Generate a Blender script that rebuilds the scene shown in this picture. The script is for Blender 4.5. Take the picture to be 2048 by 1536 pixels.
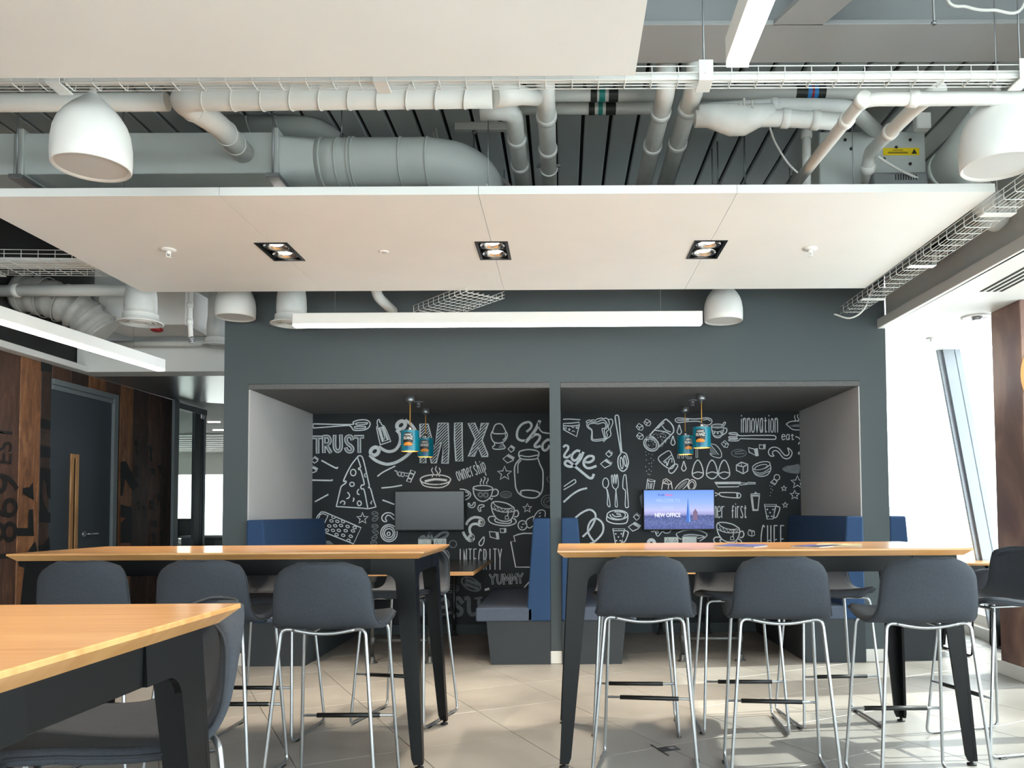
import bpy, math, random
from mathutils import Vector, Matrix, Euler
random.seed(7)
for _o in list(bpy.data.objects): bpy.data.objects.remove(_o)
SC = bpy.context.scene
COL = SC.collection
# ---------------------------------------------------------------- camera
FPX, CAMH = 1600.0, 1.22
PPX, PPY, PITCH, ROLL, YAW = 1131.3, 953.8, 0.0437, -0.0062, -0.0031
RM = Matrix.Rotation(YAW, 3, 'Z') @ Matrix.Rotation(math.pi/2 + PITCH, 3, 'X') @ Matrix.Rotation(ROLL, 3, 'Z')
CAMPOS = Vector((0, 0, CAMH))
cam_d = bpy.data.cameras.new('camera')
cam = bpy.data.objects.new('camera', cam_d)
COL.objects.link(cam)
cam.matrix_world = Matrix.Translation(CAMPOS) @ RM.to_4x4()
cam_d.sensor_fit = 'HORIZONTAL'; cam_d.sensor_width = 36.0
cam_d.lens = FPX / 2048 * 36.0
cam_d.shift_x = (1024 - PPX) / 2048
cam_d.shift_y = (PPY - 768) / 2048
cam_d.clip_start = 0.05; cam_d.clip_end = 200
SC.camera = cam
# ---------------------------------------------------------------- world, sun, exposure
SC.view_settings.view_transform = 'Standard'
SC.view_settings.look = 'None'
SC.view_settings.gamma = 1.0
SC.view_settings.use_curve_mapping = False
SC.view_settings.exposure = 0.54
W = bpy.data.worlds.new('sky'); SC.world = W; W.use_nodes = True
bg = W.node_tree.nodes['Background']
bg.inputs['Color'].default_value = (0.9, 0.95, 1.0, 1)
bg.inputs['Strength'].default_value = 5.2
sun_d = bpy.data.lights.new('sun', 'SUN'); sun_d.energy = 5.0; sun_d.angle = 0.009
sun_d.color = (1.0, 0.95, 0.88)
sun = bpy.data.objects.new('sun', sun_d); COL.objects.link(sun)
sun.rotation_euler = Vector((-1.2, -0.15, -1.0)).to_track_quat('-Z', 'Y').to_euler()
sun.location = (8, 2, 8)

# ---------------------------------------------------------------- helpers
def ray(u, v): return RM @ Vector(((u-PPX)/FPX, -(v-PPY)/FPX, -1.0))
def atY(u, v, Y): d = ray(u, v); return CAMPOS + d*(Y/d.y)
def atZ(u, v, Z): d = ray(u, v); return CAMPOS + d*((Z-CAMH)/d.z)
def atX(u, v, X): d = ray(u, v); return CAMPOS + d*(X/d.x)

def tag(o, label=None, cat=None, group=None, kind=None):
    if label: o['label'] = label
    if cat: o['category'] = cat
    if group: o['group'] = group
    if kind: o['kind'] = kind
    return o
def empty(name, loc=(0,0,0), rz=0.0, label=None, cat=None, group=None):
    o = bpy.data.objects.new(name, None); COL.objects.link(o)
    o.location = loc; o.rotation_euler = (0, 0, rz); o.empty_display_size = 0.1
    return tag(o, label, cat, group)
def link(name, mesh, parent=None, M=None):
    o = bpy.data.objects.new(name, mesh); COL.objects.link(o)
    if parent: o.parent = parent
    if M is not None: o.matrix_local = M
    return o
def copy_tree(o, parent=None):
    c = o.copy(); COL.objects.link(c); c.parent = parent
    for ch in list(o.children): copy_tree(ch, c)
    return c

class MB:
    def __init__(s): s.v = []; s.f = []; s.sm = []
    def add(s, vs, fs, smooth=False):
        b = len(s.v); s.v += [tuple(p) for p in vs]
        s.f += [tuple(b+i for i in f) for f in fs]; s.sm += [smooth]*len(fs); return s
    def box(s, a, b, M=None):
        x0,y0,z0 = a; x1,y1,z1 = b
        vs = [(x0,y0,z0),(x1,y0,z0),(x1,y1,z0),(x0,y1,z0),(x0,y0,z1),(x1,y0,z1),(x1,y1,z1),(x0,y1,z1)]
        if M is not None: vs = [M @ Vector(p) for p in vs]
        return s.add(vs, [(0,3,2,1),(4,5,6,7),(0,1,5,4),(1,2,6,5),(2,3,7,6),(3,0,4,7)])
    def bbox(s, a, b, r=0.005, M=None):
        """box with chamfered edges"""
        x0,y0,z0 = a; x1,y1,z1 = b
        r = min(r, (x1-x0)*.49, (y1-y0)*.49, (z1-z0)*.49)
        c = Vector(((x0+x1)/2,(y0+y1)/2,(z0+z1)/2)); h = Vector(((x1-x0)/2,(y1-y0)/2,(z1-z0)/2))
        vs = []; idx = {}
        for sx in (-1,1):
            for sy in (-1,1):
                for sz in (-1,1):
                    for ax in range(3):
                        p = [sx*(h.x-(0 if ax==0 else r)), sy*(h.y-(0 if ax==1 else r)), sz*(h.z-(0 if ax==2 else r))]
                        idx[(sx,sy,sz,ax)] = len(vs); vs.append(c+Vector(p))
        fs = []
        for ax in range(3):
            o1,o2 = [(1,2),(2,0),(0,1)][ax]
            for sg in (-1,1):
                q = []
                for (p1,p2) in ((-1,-1),(1,-1),(1,1),(-1,1)):
                    k = [0,0,0]; k[ax]=sg; k[o1]=p1; k[o2]=p2; q.append(idx[tuple(k)+(ax,)])
                fs.append(tuple(q if sg>0 else q[::-1]))
        for ax in range(3):
            o1,o2 = [(1,2),(2,0),(0,1)][ax]
            for p1 in (-1,1):
                for p2 in (-1,1):
                    q = []
                    for sg,a2 in ((-1,o1),(1,o1),(1,o2),(-1,o2)):
                        k=[0,0,0]; k[ax]=sg; k[o1]=p1; k[o2]=p2; q.append(idx[tuple(k)+(a2,)])
                    fs.append(tuple(q if p1*p2<0 else q[::-1]))
        for sx in (-1,1):
            for sy in (-1,1):
                for sz in (-1,1):
                    q = [idx[(sx,sy,sz,a)] for a in range(3)]
                    fs.append(tuple(q if sx*sy*sz>0 else q[::-1]))
        if M is not None: vs = [M @ Vector(p) for p in vs]
        return s.add(vs, fs)
    def prism(s, poly, fn, d0, d1):
        """poly: list of 2d; fn(a,b,d)->3d ; extrude from d0 to d1"""
        n = len(poly)
        vs = [fn(a,b,d0) for a,b in poly] + [fn(a,b,d1) for a,b in poly]
        fs = [tuple(range(n))[::-1], tuple(range(n,2*n))]
        fs += [(i,(i+1)%n,n+(i+1)%n,n+i) for i in range(n)]
        return s.add(vs, fs)
    def tube(s, pts, r, n=8, closed=False, caps=True, rs=None):
        pts = [Vector(p) for p in pts]; m = len(pts)
        if m < 2: return s
        T = []
        for i in range(m):
            if closed: t = pts[(i+1)%m]-pts[i-1]
            else: t = pts[min(i+1,m-1)]-pts[max(i-1,0)]
            T.append(t.normalized() if t.length>1e-9 else Vector((0,0,1)))
        a = Vector((0,0,1)) if abs(T[0].z)<.9 else Vector((1,0,0))
        N = (a - T[0]*a.dot(T[0])).normalized()
        vs = []; fs = []
        for i in range(m):
            N = (N - T[i]*N.dot(T[i])); N = N.normalized() if N.length>1e-6 else T[i].orthogonal().normalized()
            B = T[i].cross(N); rr = rs[i] if rs else r
            for k in range(n):
                an = 2*math.pi*k/n
                vs.append(pts[i] + N*(math.cos(an)*rr) + B*(math.sin(an)*rr))
        for i in range(m if closed else m-1):
            j = (i+1)%m
            for k in range(n):
                l = (k+1)%n; fs.append((i*n+k, i*n+l, j*n+l, j*n+k))
        s.add(vs, fs, True)
        if caps and not closed:
            b = len(s.v)-len(vs)
            s.f.append(tuple(b+k for k in range(n))[::-1]); s.sm.append(False)
            s.f.append(tuple(b+(m-1)*n+k for k in range(n))); s.sm.append(False)
        return s
    def lathe(s, prof, c=(0,0,0), n=24, axis='Z', M=None, smooth=True, close=True):
        """prof: list of (r,h)"""
        vs = []; fs = []; m = len(prof)
        for r,h in prof:
            for k in range(n):
                a = 2*math.pi*k/n; x,y = r*math.cos(a), r*math.sin(a)
                p = (x,y,h) if axis=='Z' else ((x,h,y) if axis=='Y' else (h,x,y))
                p = Vector(p)
                if M is not None: p = M @ p
                vs.append(p + Vector(c))
        for i in range(m-1):
            for k in range(n):
                l=(k+1)%n; fs.append((i*n+k,i*n+l,(i+1)*n+l,(i+1)*n+k))
        s.add(vs, fs, smooth)
        if close:
            b = len(s.v)-len(vs)
            if prof[0][0]>1e-6: s.f.append(tuple(b+k for k in range(n))[::-1]); s.sm.append(False)
            if prof[-1][0]>1e-6: s.f.append(tuple(b+(m-1)*n+k for k in range(n))); s.sm.append(False)
        return s
    def mesh(s, name, mat=None):
        me = bpy.data.meshes.new(name); me.from_pydata(s.v, [], s.f); me.update()
        me.polygons.foreach_set('use_smooth', s.sm)
        if mat: me.materials.append(mat)
        return me
    def build(s, name, mat, parent=None, M=None):
        return link(name, s.mesh(name, mat), parent, M)

def fillet(pts, r, n=5):
    pts = [Vector(p) for p in pts]; out = [pts[0]]
    for i in range(1, len(pts)-1):
        p = pts[i]; a = pts[i-1]-p; b = pts[i+1]-p
        d = min(r, a.length*.45, b.length*.45)
        a = p + a.normalized()*d; b = p + b.normalized()*d
        for k in range(n+1):
            t = k/n; out.append(a*(1-t)**2 + p*(2*t*(1-t)) + b*t*t)
    out.append(pts[-1]); return out
def catmull(pts, closed=False, n=5):
    m = len(pts)
    if m < 3: return [Vector(p) for p in pts]
    P = [Vector(p) for p in pts]; out = []
    rng = range(m) if closed else range(m-1)
    for i in rng:
        p1 = P[i]; p2 = P[(i+1)%m]
        p0 = P[i-1] if (closed or i>0) else p1*2-p2
        p3 = P[(i+2)%m] if (closed or i+2<m) else p2*2-p1
        for k in range(n):
            t = k/n
            out.append(((p1*2) + (p2-p0)*t + (p0*2-p1*5+p2*4-p3)*t*t + (p1*3-p0-p2*3+p3)*t**3)*.5)
    if not closed: out.append(P[-1])
    return out
def text_mesh(txt, size, mat, bold=0.0, extrude=0.0, xs=1.0):
    cu = bpy.data.curves.new('lettering', 'FONT'); cu.body = txt; cu.size = size
    cu.align_x = 'CENTER'; cu.align_y = 'CENTER'; cu.offset = bold; cu.extrude = extrude; cu.resolution_u = 3
    ob = bpy.data.objects.new('lettering_tmp', cu); COL.objects.link(ob)
    dg = bpy.context.evaluated_depsgraph_get()
    me = bpy.data.meshes.new_from_object(ob.evaluated_get(dg))
    bpy.data.objects.remove(ob); bpy.data.curves.remove(cu)
    if xs != 1.0:
        for v in me.vertices: v.co.x *= xs
    me.materials.clear(); me.materials.append(mat); me.name = 'lettering'
    return me

# ---------------------------------------------------------------- materials
def s2l(c):
    return tuple(((x/255)/12.92 if x/255 <= .04045 else ((x/255+.055)/1.055)**2.4) for x in c)
def newmat(name):
    m = bpy.data.materials.new(name); m.use_nodes = True
    return m, m.node_tree.nodes, m.node_tree.links, m.node_tree.nodes['Principled BSDF']
def paint(name, rgb, rough=.6, var=.04, scale=6.0, bump=.0, bscale=200., metal=0., spec=.5, detail=4, srgb=True):
    m, N, L, B = newmat(name); c = s2l(rgb) if srgb else rgb
    B.inputs['Roughness'].default_value = rough; B.inputs['Metallic'].default_value = metal
    B.inputs['Specular IOR Level'].default_value = spec
    tc = N.new('ShaderNodeTexCoord')
    nz = N.new('ShaderNodeTexNoise'); nz.inputs['Scale'].default_value = scale; nz.inputs['Detail'].default_value = detail
    L.new(tc.outputs['Object'], nz.inputs['Vector'])
    rp = N.new('ShaderNodeValToRGB')
    rp.color_ramp.elements[0].position = .3; rp.color_ramp.elements[1].position = .7
    rp.color_ramp.elements[0].color = tuple(x*(1-var) for x in c)+(1,)
    rp.color_ramp.elements[1].color = tuple(min(1,x*(1+var)) for x in c)+(1,)
    L.new(nz.outputs['Fac'], rp.inputs['Fac']); L.new(rp.outputs['Color'], B.inputs['Base Color'])
    if bump > 0:
        n2 = N.new('ShaderNodeTexNoise'); n2.inputs['Scale'].default_value = bscale; n2.inputs['Detail'].default_value = 2
        L.new(tc.outputs['Object'], n2.inputs['Vector'])
        bp = N.new('ShaderNodeBump'); bp.inputs['Strength'].default_value = bump; bp.inputs['Distance'].default_value = .002
        L.new(n2.outputs['Fac'], bp.inputs['Height']); L.new(bp.outputs['Normal'], B.inputs['Normal'])
    return m
def emit(name, rgb, strength):
    m = bpy.data.materials.new(name); m.use_nodes = True; N = m.node_tree.nodes
    N.remove(N['Principled BSDF']); e = N.new('ShaderNodeEmission')
    e.inputs['Color'].default_value = tuple(rgb)+(1,); e.inputs['Strength'].default_value = strength
    m.node_tree.links.new(e.outputs[0], N['Material Output'].inputs[0]); return m
def glassmat(name, tint=(.93,.97,.96), refl=.08):
    m = bpy.data.materials.new(name); m.use_nodes = True; N = m.node_tree.nodes; L = m.node_tree.links
    N.remove(N['Principled BSDF'])
    t = N.new('ShaderNodeBsdfTransparent'); t.inputs[0].default_value = tint+(1,)
    g = N.new('ShaderNodeBsdfGlossy'); g.inputs['Roughness'].default_value = .02
    lw = N.new('ShaderNodeLayerWeight'); lw.inputs['Blend'].default_value = .5
    pw = N.new('ShaderNodeMath'); pw.operation = 'POWER'; pw.inputs[1].default_value = 5.0
    L.new(lw.outputs['Facing'], pw.inputs[0])
    f = N.new('ShaderNodeMath'); f.operation = 'MULTIPLY_ADD'; f.inputs[1].default_value = .5; f.inputs[2].default_value = refl*.4
    L.new(pw.outputs[0], f.inputs[0])
    mx = N.new('ShaderNodeMixShader')
    L.new(f.outputs[0], mx.inputs[0]); L.new(t.outputs[0], mx.inputs[1]); L.new(g.outputs[0], mx.inputs[2])
    L.new(mx.outputs[0], N['Material Output'].inputs[0]); return m
def woodmat(name, c1, c2, rough=.35, axis='X', scale=1.0, coat=0.):
    m, N, L, B = newmat(name); B.inputs['Roughness'].default_value = rough
    B.inputs['Coat Weight'].default_value = coat; B.inputs['Coat Roughness'].default_value = .15
    tc = N.new('ShaderNodeTexCoord'); mp = N.new('ShaderNodeMapping')
    s = {'X':(1.2,14,14),'Y':(14,1.2,14),'Z':(14,14,1.2)}[axis]
    mp.inputs['Scale'].default_value = tuple(k*scale for k in s)
    L.new(tc.outputs['Object'], mp.inputs['Vector'])
    nz = N.new('ShaderNodeTexNoise'); nz.inputs['Scale'].default_value = 1.6; nz.inputs['Detail'].default_value = 8; nz.inputs['Distortion'].default_value = 1.2
    L.new(mp.outputs[0], nz.inputs['Vector'])
    rp = N.new('ShaderNodeValToRGB'); rp.color_ramp.elements[0].position = .32; rp.color_ramp.elements[1].position = .68
    rp.color_ramp.elements[0].color = s2l(c1)+(1,); rp.color_ramp.elements[1].color = s2l(c2)+(1,)
    L.new(nz.outputs['Fac'], rp.inputs['Fac']); L.new(rp.outputs[0], B.inputs['Base Color'])
    return m
M = {}
M['teal'] = paint('wall_paint_slate', (75,83,86), .75, .03, 1.5, .04, 150)
M['slate_low'] = paint('plinth_paint', (48,53,57), .7, .04, 3, .03, 150)
M['chalk'] = paint('chalkboard_paint', (22,27,32), .62, .18, 1.3, .03, 120)
M['chalkline'] = paint('chalk_line', (226,229,232), .9, .10, 30)
M['chalkdim'] = paint('chalk_line_soft', (128,132,136), .9, .22, 40)
M['felt'] = paint('felt_ceiling', (98,98,98), .95, .12, 60, .3, 300)
M['inwall'] = paint('alcove_side_paint', (190,187,186), .7, .02, 2)
M['white'] = paint('white_paint', (236,235,231), .55, .015, 3)
M['whitegloss'] = paint('white_powdercoat', (228,227,223), .4, .015, 5)
M['pipe'] = paint('painted_pipe', (214,213,208), .5, .03, 5, .05, 60)
M['lag'] = paint('lagging_wrap', (206,207,204), .5, .05, 14, .5, 28)
M['duct'] = paint('painted_duct', (190,195,192), .5, .03, 3)
M['flexduct'] = paint('flexible_duct', (172,170,164), .55, .08, 18, .4, 40)
M['deck'] = paint('deck_paint', (190,197,198), .65, .04, 2)
M['deckgap'] = paint('deck_gap', (18,20,21), .8, .05, 3)
M['beam'] = paint('steel_paint', (150,153,154), .6, .03, 2)
M['dark'] = paint('dark_void', (46,46,45), .9, .05, 3)
M['bulk'] = paint('bulkhead_paint', (188,187,183), .7, .015, 2)
M['trimw'] = paint('skirting_paint', (222,219,213), .45, .01, 3)
M['blackmetal'] = paint('black_satin_metal', (8,9,11), .38, .06, 8, spec=.22)
M['blackplastic'] = paint('black_plastic', (14,14,15), .45, .05, 30)
M['chrome'] = paint('brushed_steel', (172,175,178), .3, .04, 40, metal=.9)
M['galv'] = paint('galvanised_steel', (150,153,155), .38, .1, 10, metal=.8)
M['pipegrey'] = paint('dark_pipe_fitting', (84,86,86), .42, .08, 20, metal=.7)
M['fabric'] = paint('stool_fabric', (55,59,66), .95, .10, 120, .5, 420)
M['fabric_brown'] = paint('stool_fabric_charcoal', (74,72,72), .95, .10, 120, .5, 420)
M['piping'] = paint('stool_piping', (46,49,55), .9, .06, 100)
M['blue'] = paint('bench_back_fabric', (40,68,104), .9, .06, 60, .4, 380)
M['greyblue'] = paint('bench_seat_fabric', (82,91,107), .9, .05, 60, .4, 380)
M['oak'] = woodmat('oak_top', (200,142,84), (220,168,108), .28, 'X', .8, .5)
M['oakedge'] = woodmat('oak_edge', (192,134,80), (212,158,102), .45, 'X')
M['doorwood'] = woodmat('vision_panel_wood', (150,104,60), (186,140,92), .5, 'Z')
M['laminate'] = paint('dark_laminate', (48,42,40), .25, .08, 12)
M['doorgrey'] = paint('door_paint', (60,66,72), .5, .03, 2)
M['framegrey'] = paint('door_frame_paint', (112,118,122), .45, .02, 3)
M['glass'] = glassmat('clear_glass')
M['alu'] = paint('window_aluminium', (150,155,162), .4, .02, 8, metal=.3)
M['led'] = emit('led_diffuser', (1.0, .93, .88), 9.0)
M['lens'] = emit('downlight_lens', (1.0, .93, .82), 14.0)
M['bulb'] = emit('warm_bulb', (1.0, .62, .24), 30.0)
M['reflector'] = paint('reflector_metal', (214,212,208), .2, .03, 30, metal=1.)
M['cloth_white'] = paint('speaker_cloth', (200,199,196), .9, .03, 200)
M['yellow'] = paint('warning_label', (236,206,20), .5, .02, 10)
M['labelblack'] = paint('label_black', (36,38,34), .5, .03, 10)
M['labelteal'] = paint('label_teal', (30,134,128), .5, .02, 10)
M['labelblue'] = paint('label_blue', (40,130,200), .5, .02, 10)
M['labelred'] = paint('label_red', (150,40,50), .5, .02, 10)
M['labelwhite'] = paint('label_white', (232,232,228), .5, .01, 10)
M['red'] = paint('red_collar', (150,30,32), .5, .04, 20)
# ================================================================ STRUCTURE
DF, DB = 6.506, 8.15
WL, WR, AL, AR = -2.766, 2.652, -2.567, 2.434
DL, DR = -0.108, -0.019
ZT, ZD, ZP = 2.235, 3.62, 2.843
LW, LWZ, LWE = -4.485, 2.538, 9.16
def structure(o, label, cat): return tag(o, label, cat, kind='structure')

# ---- floor: tiles turned about 27 degrees to the room
def floormat():
    m, N, L, B = newmat('floor_tile_stone')
    tc = N.new('ShaderNodeTexCoord'); ge = N.new('ShaderNodeNewGeometry')
    nz = N.new('ShaderNodeTexNoise'); nz.inputs['Scale'].default_value = 1.1; nz.inputs['Detail'].default_value = 7; nz.inputs['Distortion'].default_value = .8
    L.new(ge.outputs['Position'], nz.inputs['Vector'])
    rp = N.new('ShaderNodeValToRGB'); rp.color_ramp.elements[0].position = .3; rp.color_ramp.elements[1].position = .72
    rp.color_ramp.elements[0].color = s2l((136,132,126))+(1,); rp.color_ramp.elements[1].color = s2l((172,168,162))+(1,)
    L.new(nz.outputs['Fac'], rp.inputs['Fac'])
    oi = N.new('ShaderNodeObjectInfo'); mr = N.new('ShaderNodeMapRange'); mr.inputs['To Min'].default_value = .95; mr.inputs['To Max'].default_value = 1.05
    L.new(oi.outputs['Random'], mr.inputs['Value'])
    mx = N.new('ShaderNodeMix'); mx.data_type = 'RGBA'; mx.blend_type = 'MULTIPLY'; mx.inputs['Factor'].default_value = 1
    L.new(rp.outputs[0], mx.inputs[6]); L.new(mr.outputs[0], mx.inputs[7]); L.new(mx.outputs[2], B.inputs['Base Color'])
    n2 = N.new('ShaderNodeTexNoise'); n2.inputs['Scale'].default_value = 3; n2.inputs['Detail'].default_value = 5
    L.new(ge.outputs['Position'], n2.inputs['Vector'])
    r2 = N.new('ShaderNodeMapRange'); r2.inputs['To Min'].default_value = .28; r2.inputs['To Max'].default_value = .5
    L.new(n2.outputs['Fac'], r2.inputs['Value']); L.new(r2.outputs[0], B.inputs['Roughness'])
    return m
M['floor'] = floormat(); M['grout'] = paint('floor_grout', (136,130,122), .8, .05, 20)
fl = MB().box((-9.2,-4.2,-.1),(5.2,22.3,-.006)).build('floor', M['grout'])
structure(fl, 'pale stone tiled floor laid on the diagonal under the bar tables', 'floor')
TS = 0.583; ta = math.radians(27.5)
tn = Vector((math.cos(ta), math.sin(ta))); td = Vector((math.sin(ta), -math.cos(ta)))
g = .0018
tile_me = MB().bbox((-TS/2+g,-TS/2+g,-.008),(TS/2-g,TS/2-g,0),.0012).mesh('tile', M['floor'])
far = MB(); tiles = []
for i in range(-16, 42):
    for j in range(-48, 12):
        c = tn*(.657+(i+.5)*TS) + td*((j+.5)*TS)
        if not(-9 < c.x < 5.1 and -4 < c.y < 22): continue
        if WL+.3 < c.x < WR-.3 and c.y > DB+.3: continue
        if c.x < LW-.4 and c.y < LWE+.3: continue
        if c.x > 4.6+.1*(c.y-7.43): continue
        tiles.append(c)
rot = Matrix.Rotation(ta, 4, 'Z')
def tile_rank(c):
    inview = (2.8 < c.y < 9.5) and abs(c.x) < .75*c.y
    return (0 if inview else 1, c.y if c.y > 0 else 50-c.y)
tiles.sort(key=tile_rank)
for k, c in enumerate(tiles):
    Mx = Matrix.Translation((c.x, c.y, 0)) @ rot
    if k < 300: link('tile', tile_me, fl, Mx)
    else: far.bbox((-TS/2+g,-TS/2+g,-.008),(TS/2-g,TS/2-g,0),.0012,Mx)
fo = far.build('tile_remainder', M['floor'], fl); fo['kind'] = 'stuff'

# ---- ceiling deck with its strips
ce = MB().box((-9.2,-4.2,ZD+.03),(5.2,8.4,ZD+.2)).build('ceiling', M['deckgap'])
structure(ce, 'dark grey slatted ceiling deck above the white services', 'ceiling')
sw = .17
dm = MB().bbox((-sw/2+.011,-4.1,ZD),(sw/2-.011,8.3,ZD+.035),.006).mesh('deck_panel', M['deck'])
x = -4.4
while x < 4.0:
    link('deck_panel', dm, ce, Matrix.Translation((x+.03,0,0))); x += sw

# ---- slate wall with two booth alcoves
wb = MB()
wb.box((WL,DF,0),(AL,DB+.05,ZT+.045)); wb.box((AR,DF,0),(WR,DB+.05,ZT+.045)); wb.box((DL,DF,0),(DR,DB,ZT+.045))
wb.box((WL,DF,ZT+.045),(WR,DF+.12,ZD+.03))
wbo = wb.build('wall_back', M['teal'])
structure(wbo, 'dark slate wall with two booth alcoves cut into it', 'wall')
MB().box((WL,DB+.05,0),(WL+.1,21.9,ZD+.03)).build('return_wall', M['teal'], wbo)
MB().box((WR-.1,DB+.05,0),(WR,14,ZD+.03)).build('return_wall', M['teal'], wbo)
MB().box((AL,DB,.092),(AR,DB+.06,ZT+.045)).build('chalkboard', M['chalk'], wbo)
for a,b in ((AL,DL),(DR,AR)):
    MB().box((a,DB-.015,0),(b,DB+.05,.092)).build('skirting', M['teal'], wbo)
    MB().bbox((a,DF-.004,ZT),(b,DB,ZT+.043),.004).build('felt_soffit', M['felt'], wbo)
MB().box((AL-.002,DF+.006,0),(AL+.012,DB,ZT)).build('side_lining', M['inwall'], wbo)
MB().box((AR-.012,DF+.006,0),(AR+.002,DB,ZT)).build('side_lining', M['inwall'], wbo)
for i,(a,b) in enumerate(((WL-.006,AL+.004),(DL-.003,DR+.003),(AR-.004,WR+.012))):
    o = MB().bbox((a,DF-.016,0),(b,DF+.002,.1),.004).build('trim_%d'%(i+1), M['trimw'])
    structure(o, ['white skirting block at foot of slate wall beside wood wall','white skirting block at foot of slim divider between booths','white skirting block at foot of slate wall beside windows'][i], 'skirting')

# ---- wood plank wall with door
def plankmat(name, c1, c2, c3, seed):
    m, N, L, B = newmat(name); B.inputs['Roughness'].default_value = .55
    tc = N.new('ShaderNodeTexCoord'); mp = N.new('ShaderNodeMapping')
    mp.inputs['Scale'].default_value = (7,7,1.5); mp.inputs['Location'].default_value = (seed*3.1,seed*1.7,seed)
    L.new(tc.outputs['Object'], mp.inputs['Vector'])
    nz = N.new('ShaderNodeTexNoise'); nz.inputs['Scale'].default_value = 1.7; nz.inputs['Detail'].default_value = 9; nz.inputs['Distortion'].default_value = 1.5; nz.inputs['Roughness'].default_value = .75
    L.new(mp.outputs[0], nz.inputs['Vector'])
    rp = N.new('ShaderNodeValToRGB'); e = rp.color_ramp.elements
    e[0].position=.3; e[0].color=s2l(c1)+(1,); e[1].position=.72; e[1].color=s2l(c3)+(1,)
    k = e.new(.52); k.color = s2l(c2)+(1,)
    L.new(nz.outputs['Fac'], rp.inputs['Fac']); L.new(rp.outputs[0], B.inputs['Base Color'])
    bp = N.new('ShaderNodeBump'); bp.inputs['Strength'].default_value=.4; bp.inputs['Distance'].default_value=.004
    L.new(nz.outputs['Fac'], bp.inputs['Height']); L.new(bp.outputs[0], B.inputs['Normal'])
    return m
PK = [plankmat('reclaimed_plank_a',(42,29,24),(82,55,42),(122,84,62),1),
      plankmat('reclaimed_plank_b',(76,48,34),(132,87,56),(172,120,80),2),
      plankmat('reclaimed_plank_c',(30,23,20),(60,43,35),(96,67,52),3)]
wl = MB().box((LW-.15,-4.1,0),(LW-.03,LWE,ZD+.03)).build('wall_left', M['dark'])
structure(wl, 'reclaimed timber plank wall printed with dark lettering', 'wall')
yb = [atX(u, 900, LW).y for u in (-14,38,80,101)]
ye = [atX(u, 900, LW).y for u in (240,265,297,322,346)]
DY0, DY1 = yb[-1], ye[0]
edges = []
y = yb[0]
while y > -3.8: edges.append((y-.29, y)); y -= .29
edges = edges[::-1] + list(zip(yb[:-1], yb[1:])) + list(zip(ye[:-1], ye[1:]))
cols = {yb[0]:0, yb[1]:1, yb[2]:2, ye[0]:1, ye[1]:2, ye[2]:0, ye[3]:2}
for k,(a,b) in enumerate(edges):
    mi = cols.get(a, k%3)
    MB().bbox((LW-.03,a+.002,0),(LW+random.uniform(-.004,.003),b-.002,LWZ),.004).build('plank', PK[mi], wl)
DTOP = 2.42
for k in range(4):
    a = DY0+(DY1-DY0)*k/4; b = DY0+(DY1-DY0)*(k+1)/4
    MB().bbox((LW-.03,a+.002,DTOP),(LW,b-.002,LWZ),.004).build('plank', PK[(k*2)%3], wl)
MB().box((LW-.03,DY1-.07,0),(LW-.012,DY1,DTOP)).build('shadow_gap', M['dark'], wl)
# printed lettering on the planks: flat ink
def ink(poly, name='printed_mark', mat=None):
    """poly in photo pixels on the wall plane"""
    pts = [atX(u,v,LW+.005) for u,v in poly]
    b = MB(); b.add(pts, [tuple(range(len(pts)))]); return b.build(name, mat or M['ink'], wl)
M['ink'] = paint('printed_ink', (24,20,19), .6, .35, 16)
M['inkb'] = paint('printed_ink_black', (16,17,18), .6, .12, 10)
def wall_text(txt, u, vc, hpx, xs=1.0, bold=.004):
    c = atX(u, vc, LW+.005); me = text_mesh(txt, 1.0, M['ink'], bold)
    xs_ = [v.co.x for v in me.vertices]; ys_ = [v.co.y for v in me.vertices]
    L_ = max(xs_)-min(xs_); h_ = max(ys_)-min(ys_)
    p0 = atX(u, vc-hpx/2, LW+.005); p1 = atX(u, vc+hpx/2, LW+.005)
    sc = (p0.z-p1.z)/L_
    R = Matrix(((0,0,1,0),(0,-1,0,0),(1,0,0,0),(0,0,0,1)))   # text x -> up, text y -> -Y
    Mx = Matrix.Translation(c) @ R @ Matrix.Diagonal((sc, sc*xs, 1, 1))
    link('printed_lettering', me, wl, Mx)
wall_text('1869', 12, 1040, 170, 1.15)
wall_text('EST', 11, 890, 78, 1.2)
I = lambda pts, **k: ink(pts, mat=M['inkb'], **k)
I([(82,836),(101,842),(101,860),(82,856)]); I([(81,890),(101,894),(101,916),(81,914)]); I([(82,722),(104,730),(104,745),(82,742)])
I([(81,934),(101,938),(101,1000),(94,992),(92,965),(87,958),(84,985),(86,1000),(96,1024),(101,1026),(101,1046),(79,1044),(80,1000)])
I([(78,1092),(88,1088),(98,1072),(100,1100),(78,1102)])
I([(46,976),(60,974),(66,964),(68,1000),(60,996),(46,988)]); I([(34,1056),(56,1056),(58,1020),(66,1018),(68,1072),(34,1072)])
I([(58,1100),(70,1082),(74,1096),(74,1104),(56,1104)]); I([(36,1118),(58,1122),(60,1136),(70,1136),(68,1150),(54,1138),(38,1132)])
I([(48,1176),(70,1170),(70,1188),(50,1186)])
I([(241,924),(252,922),(265,948),(278,972),(265,982),(250,958),(245,992),(241,992)])
I([(241,1009),(264,1014),(264,1086),(241,1086),(241,1046),(252,1036),(241,1034)])
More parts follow.
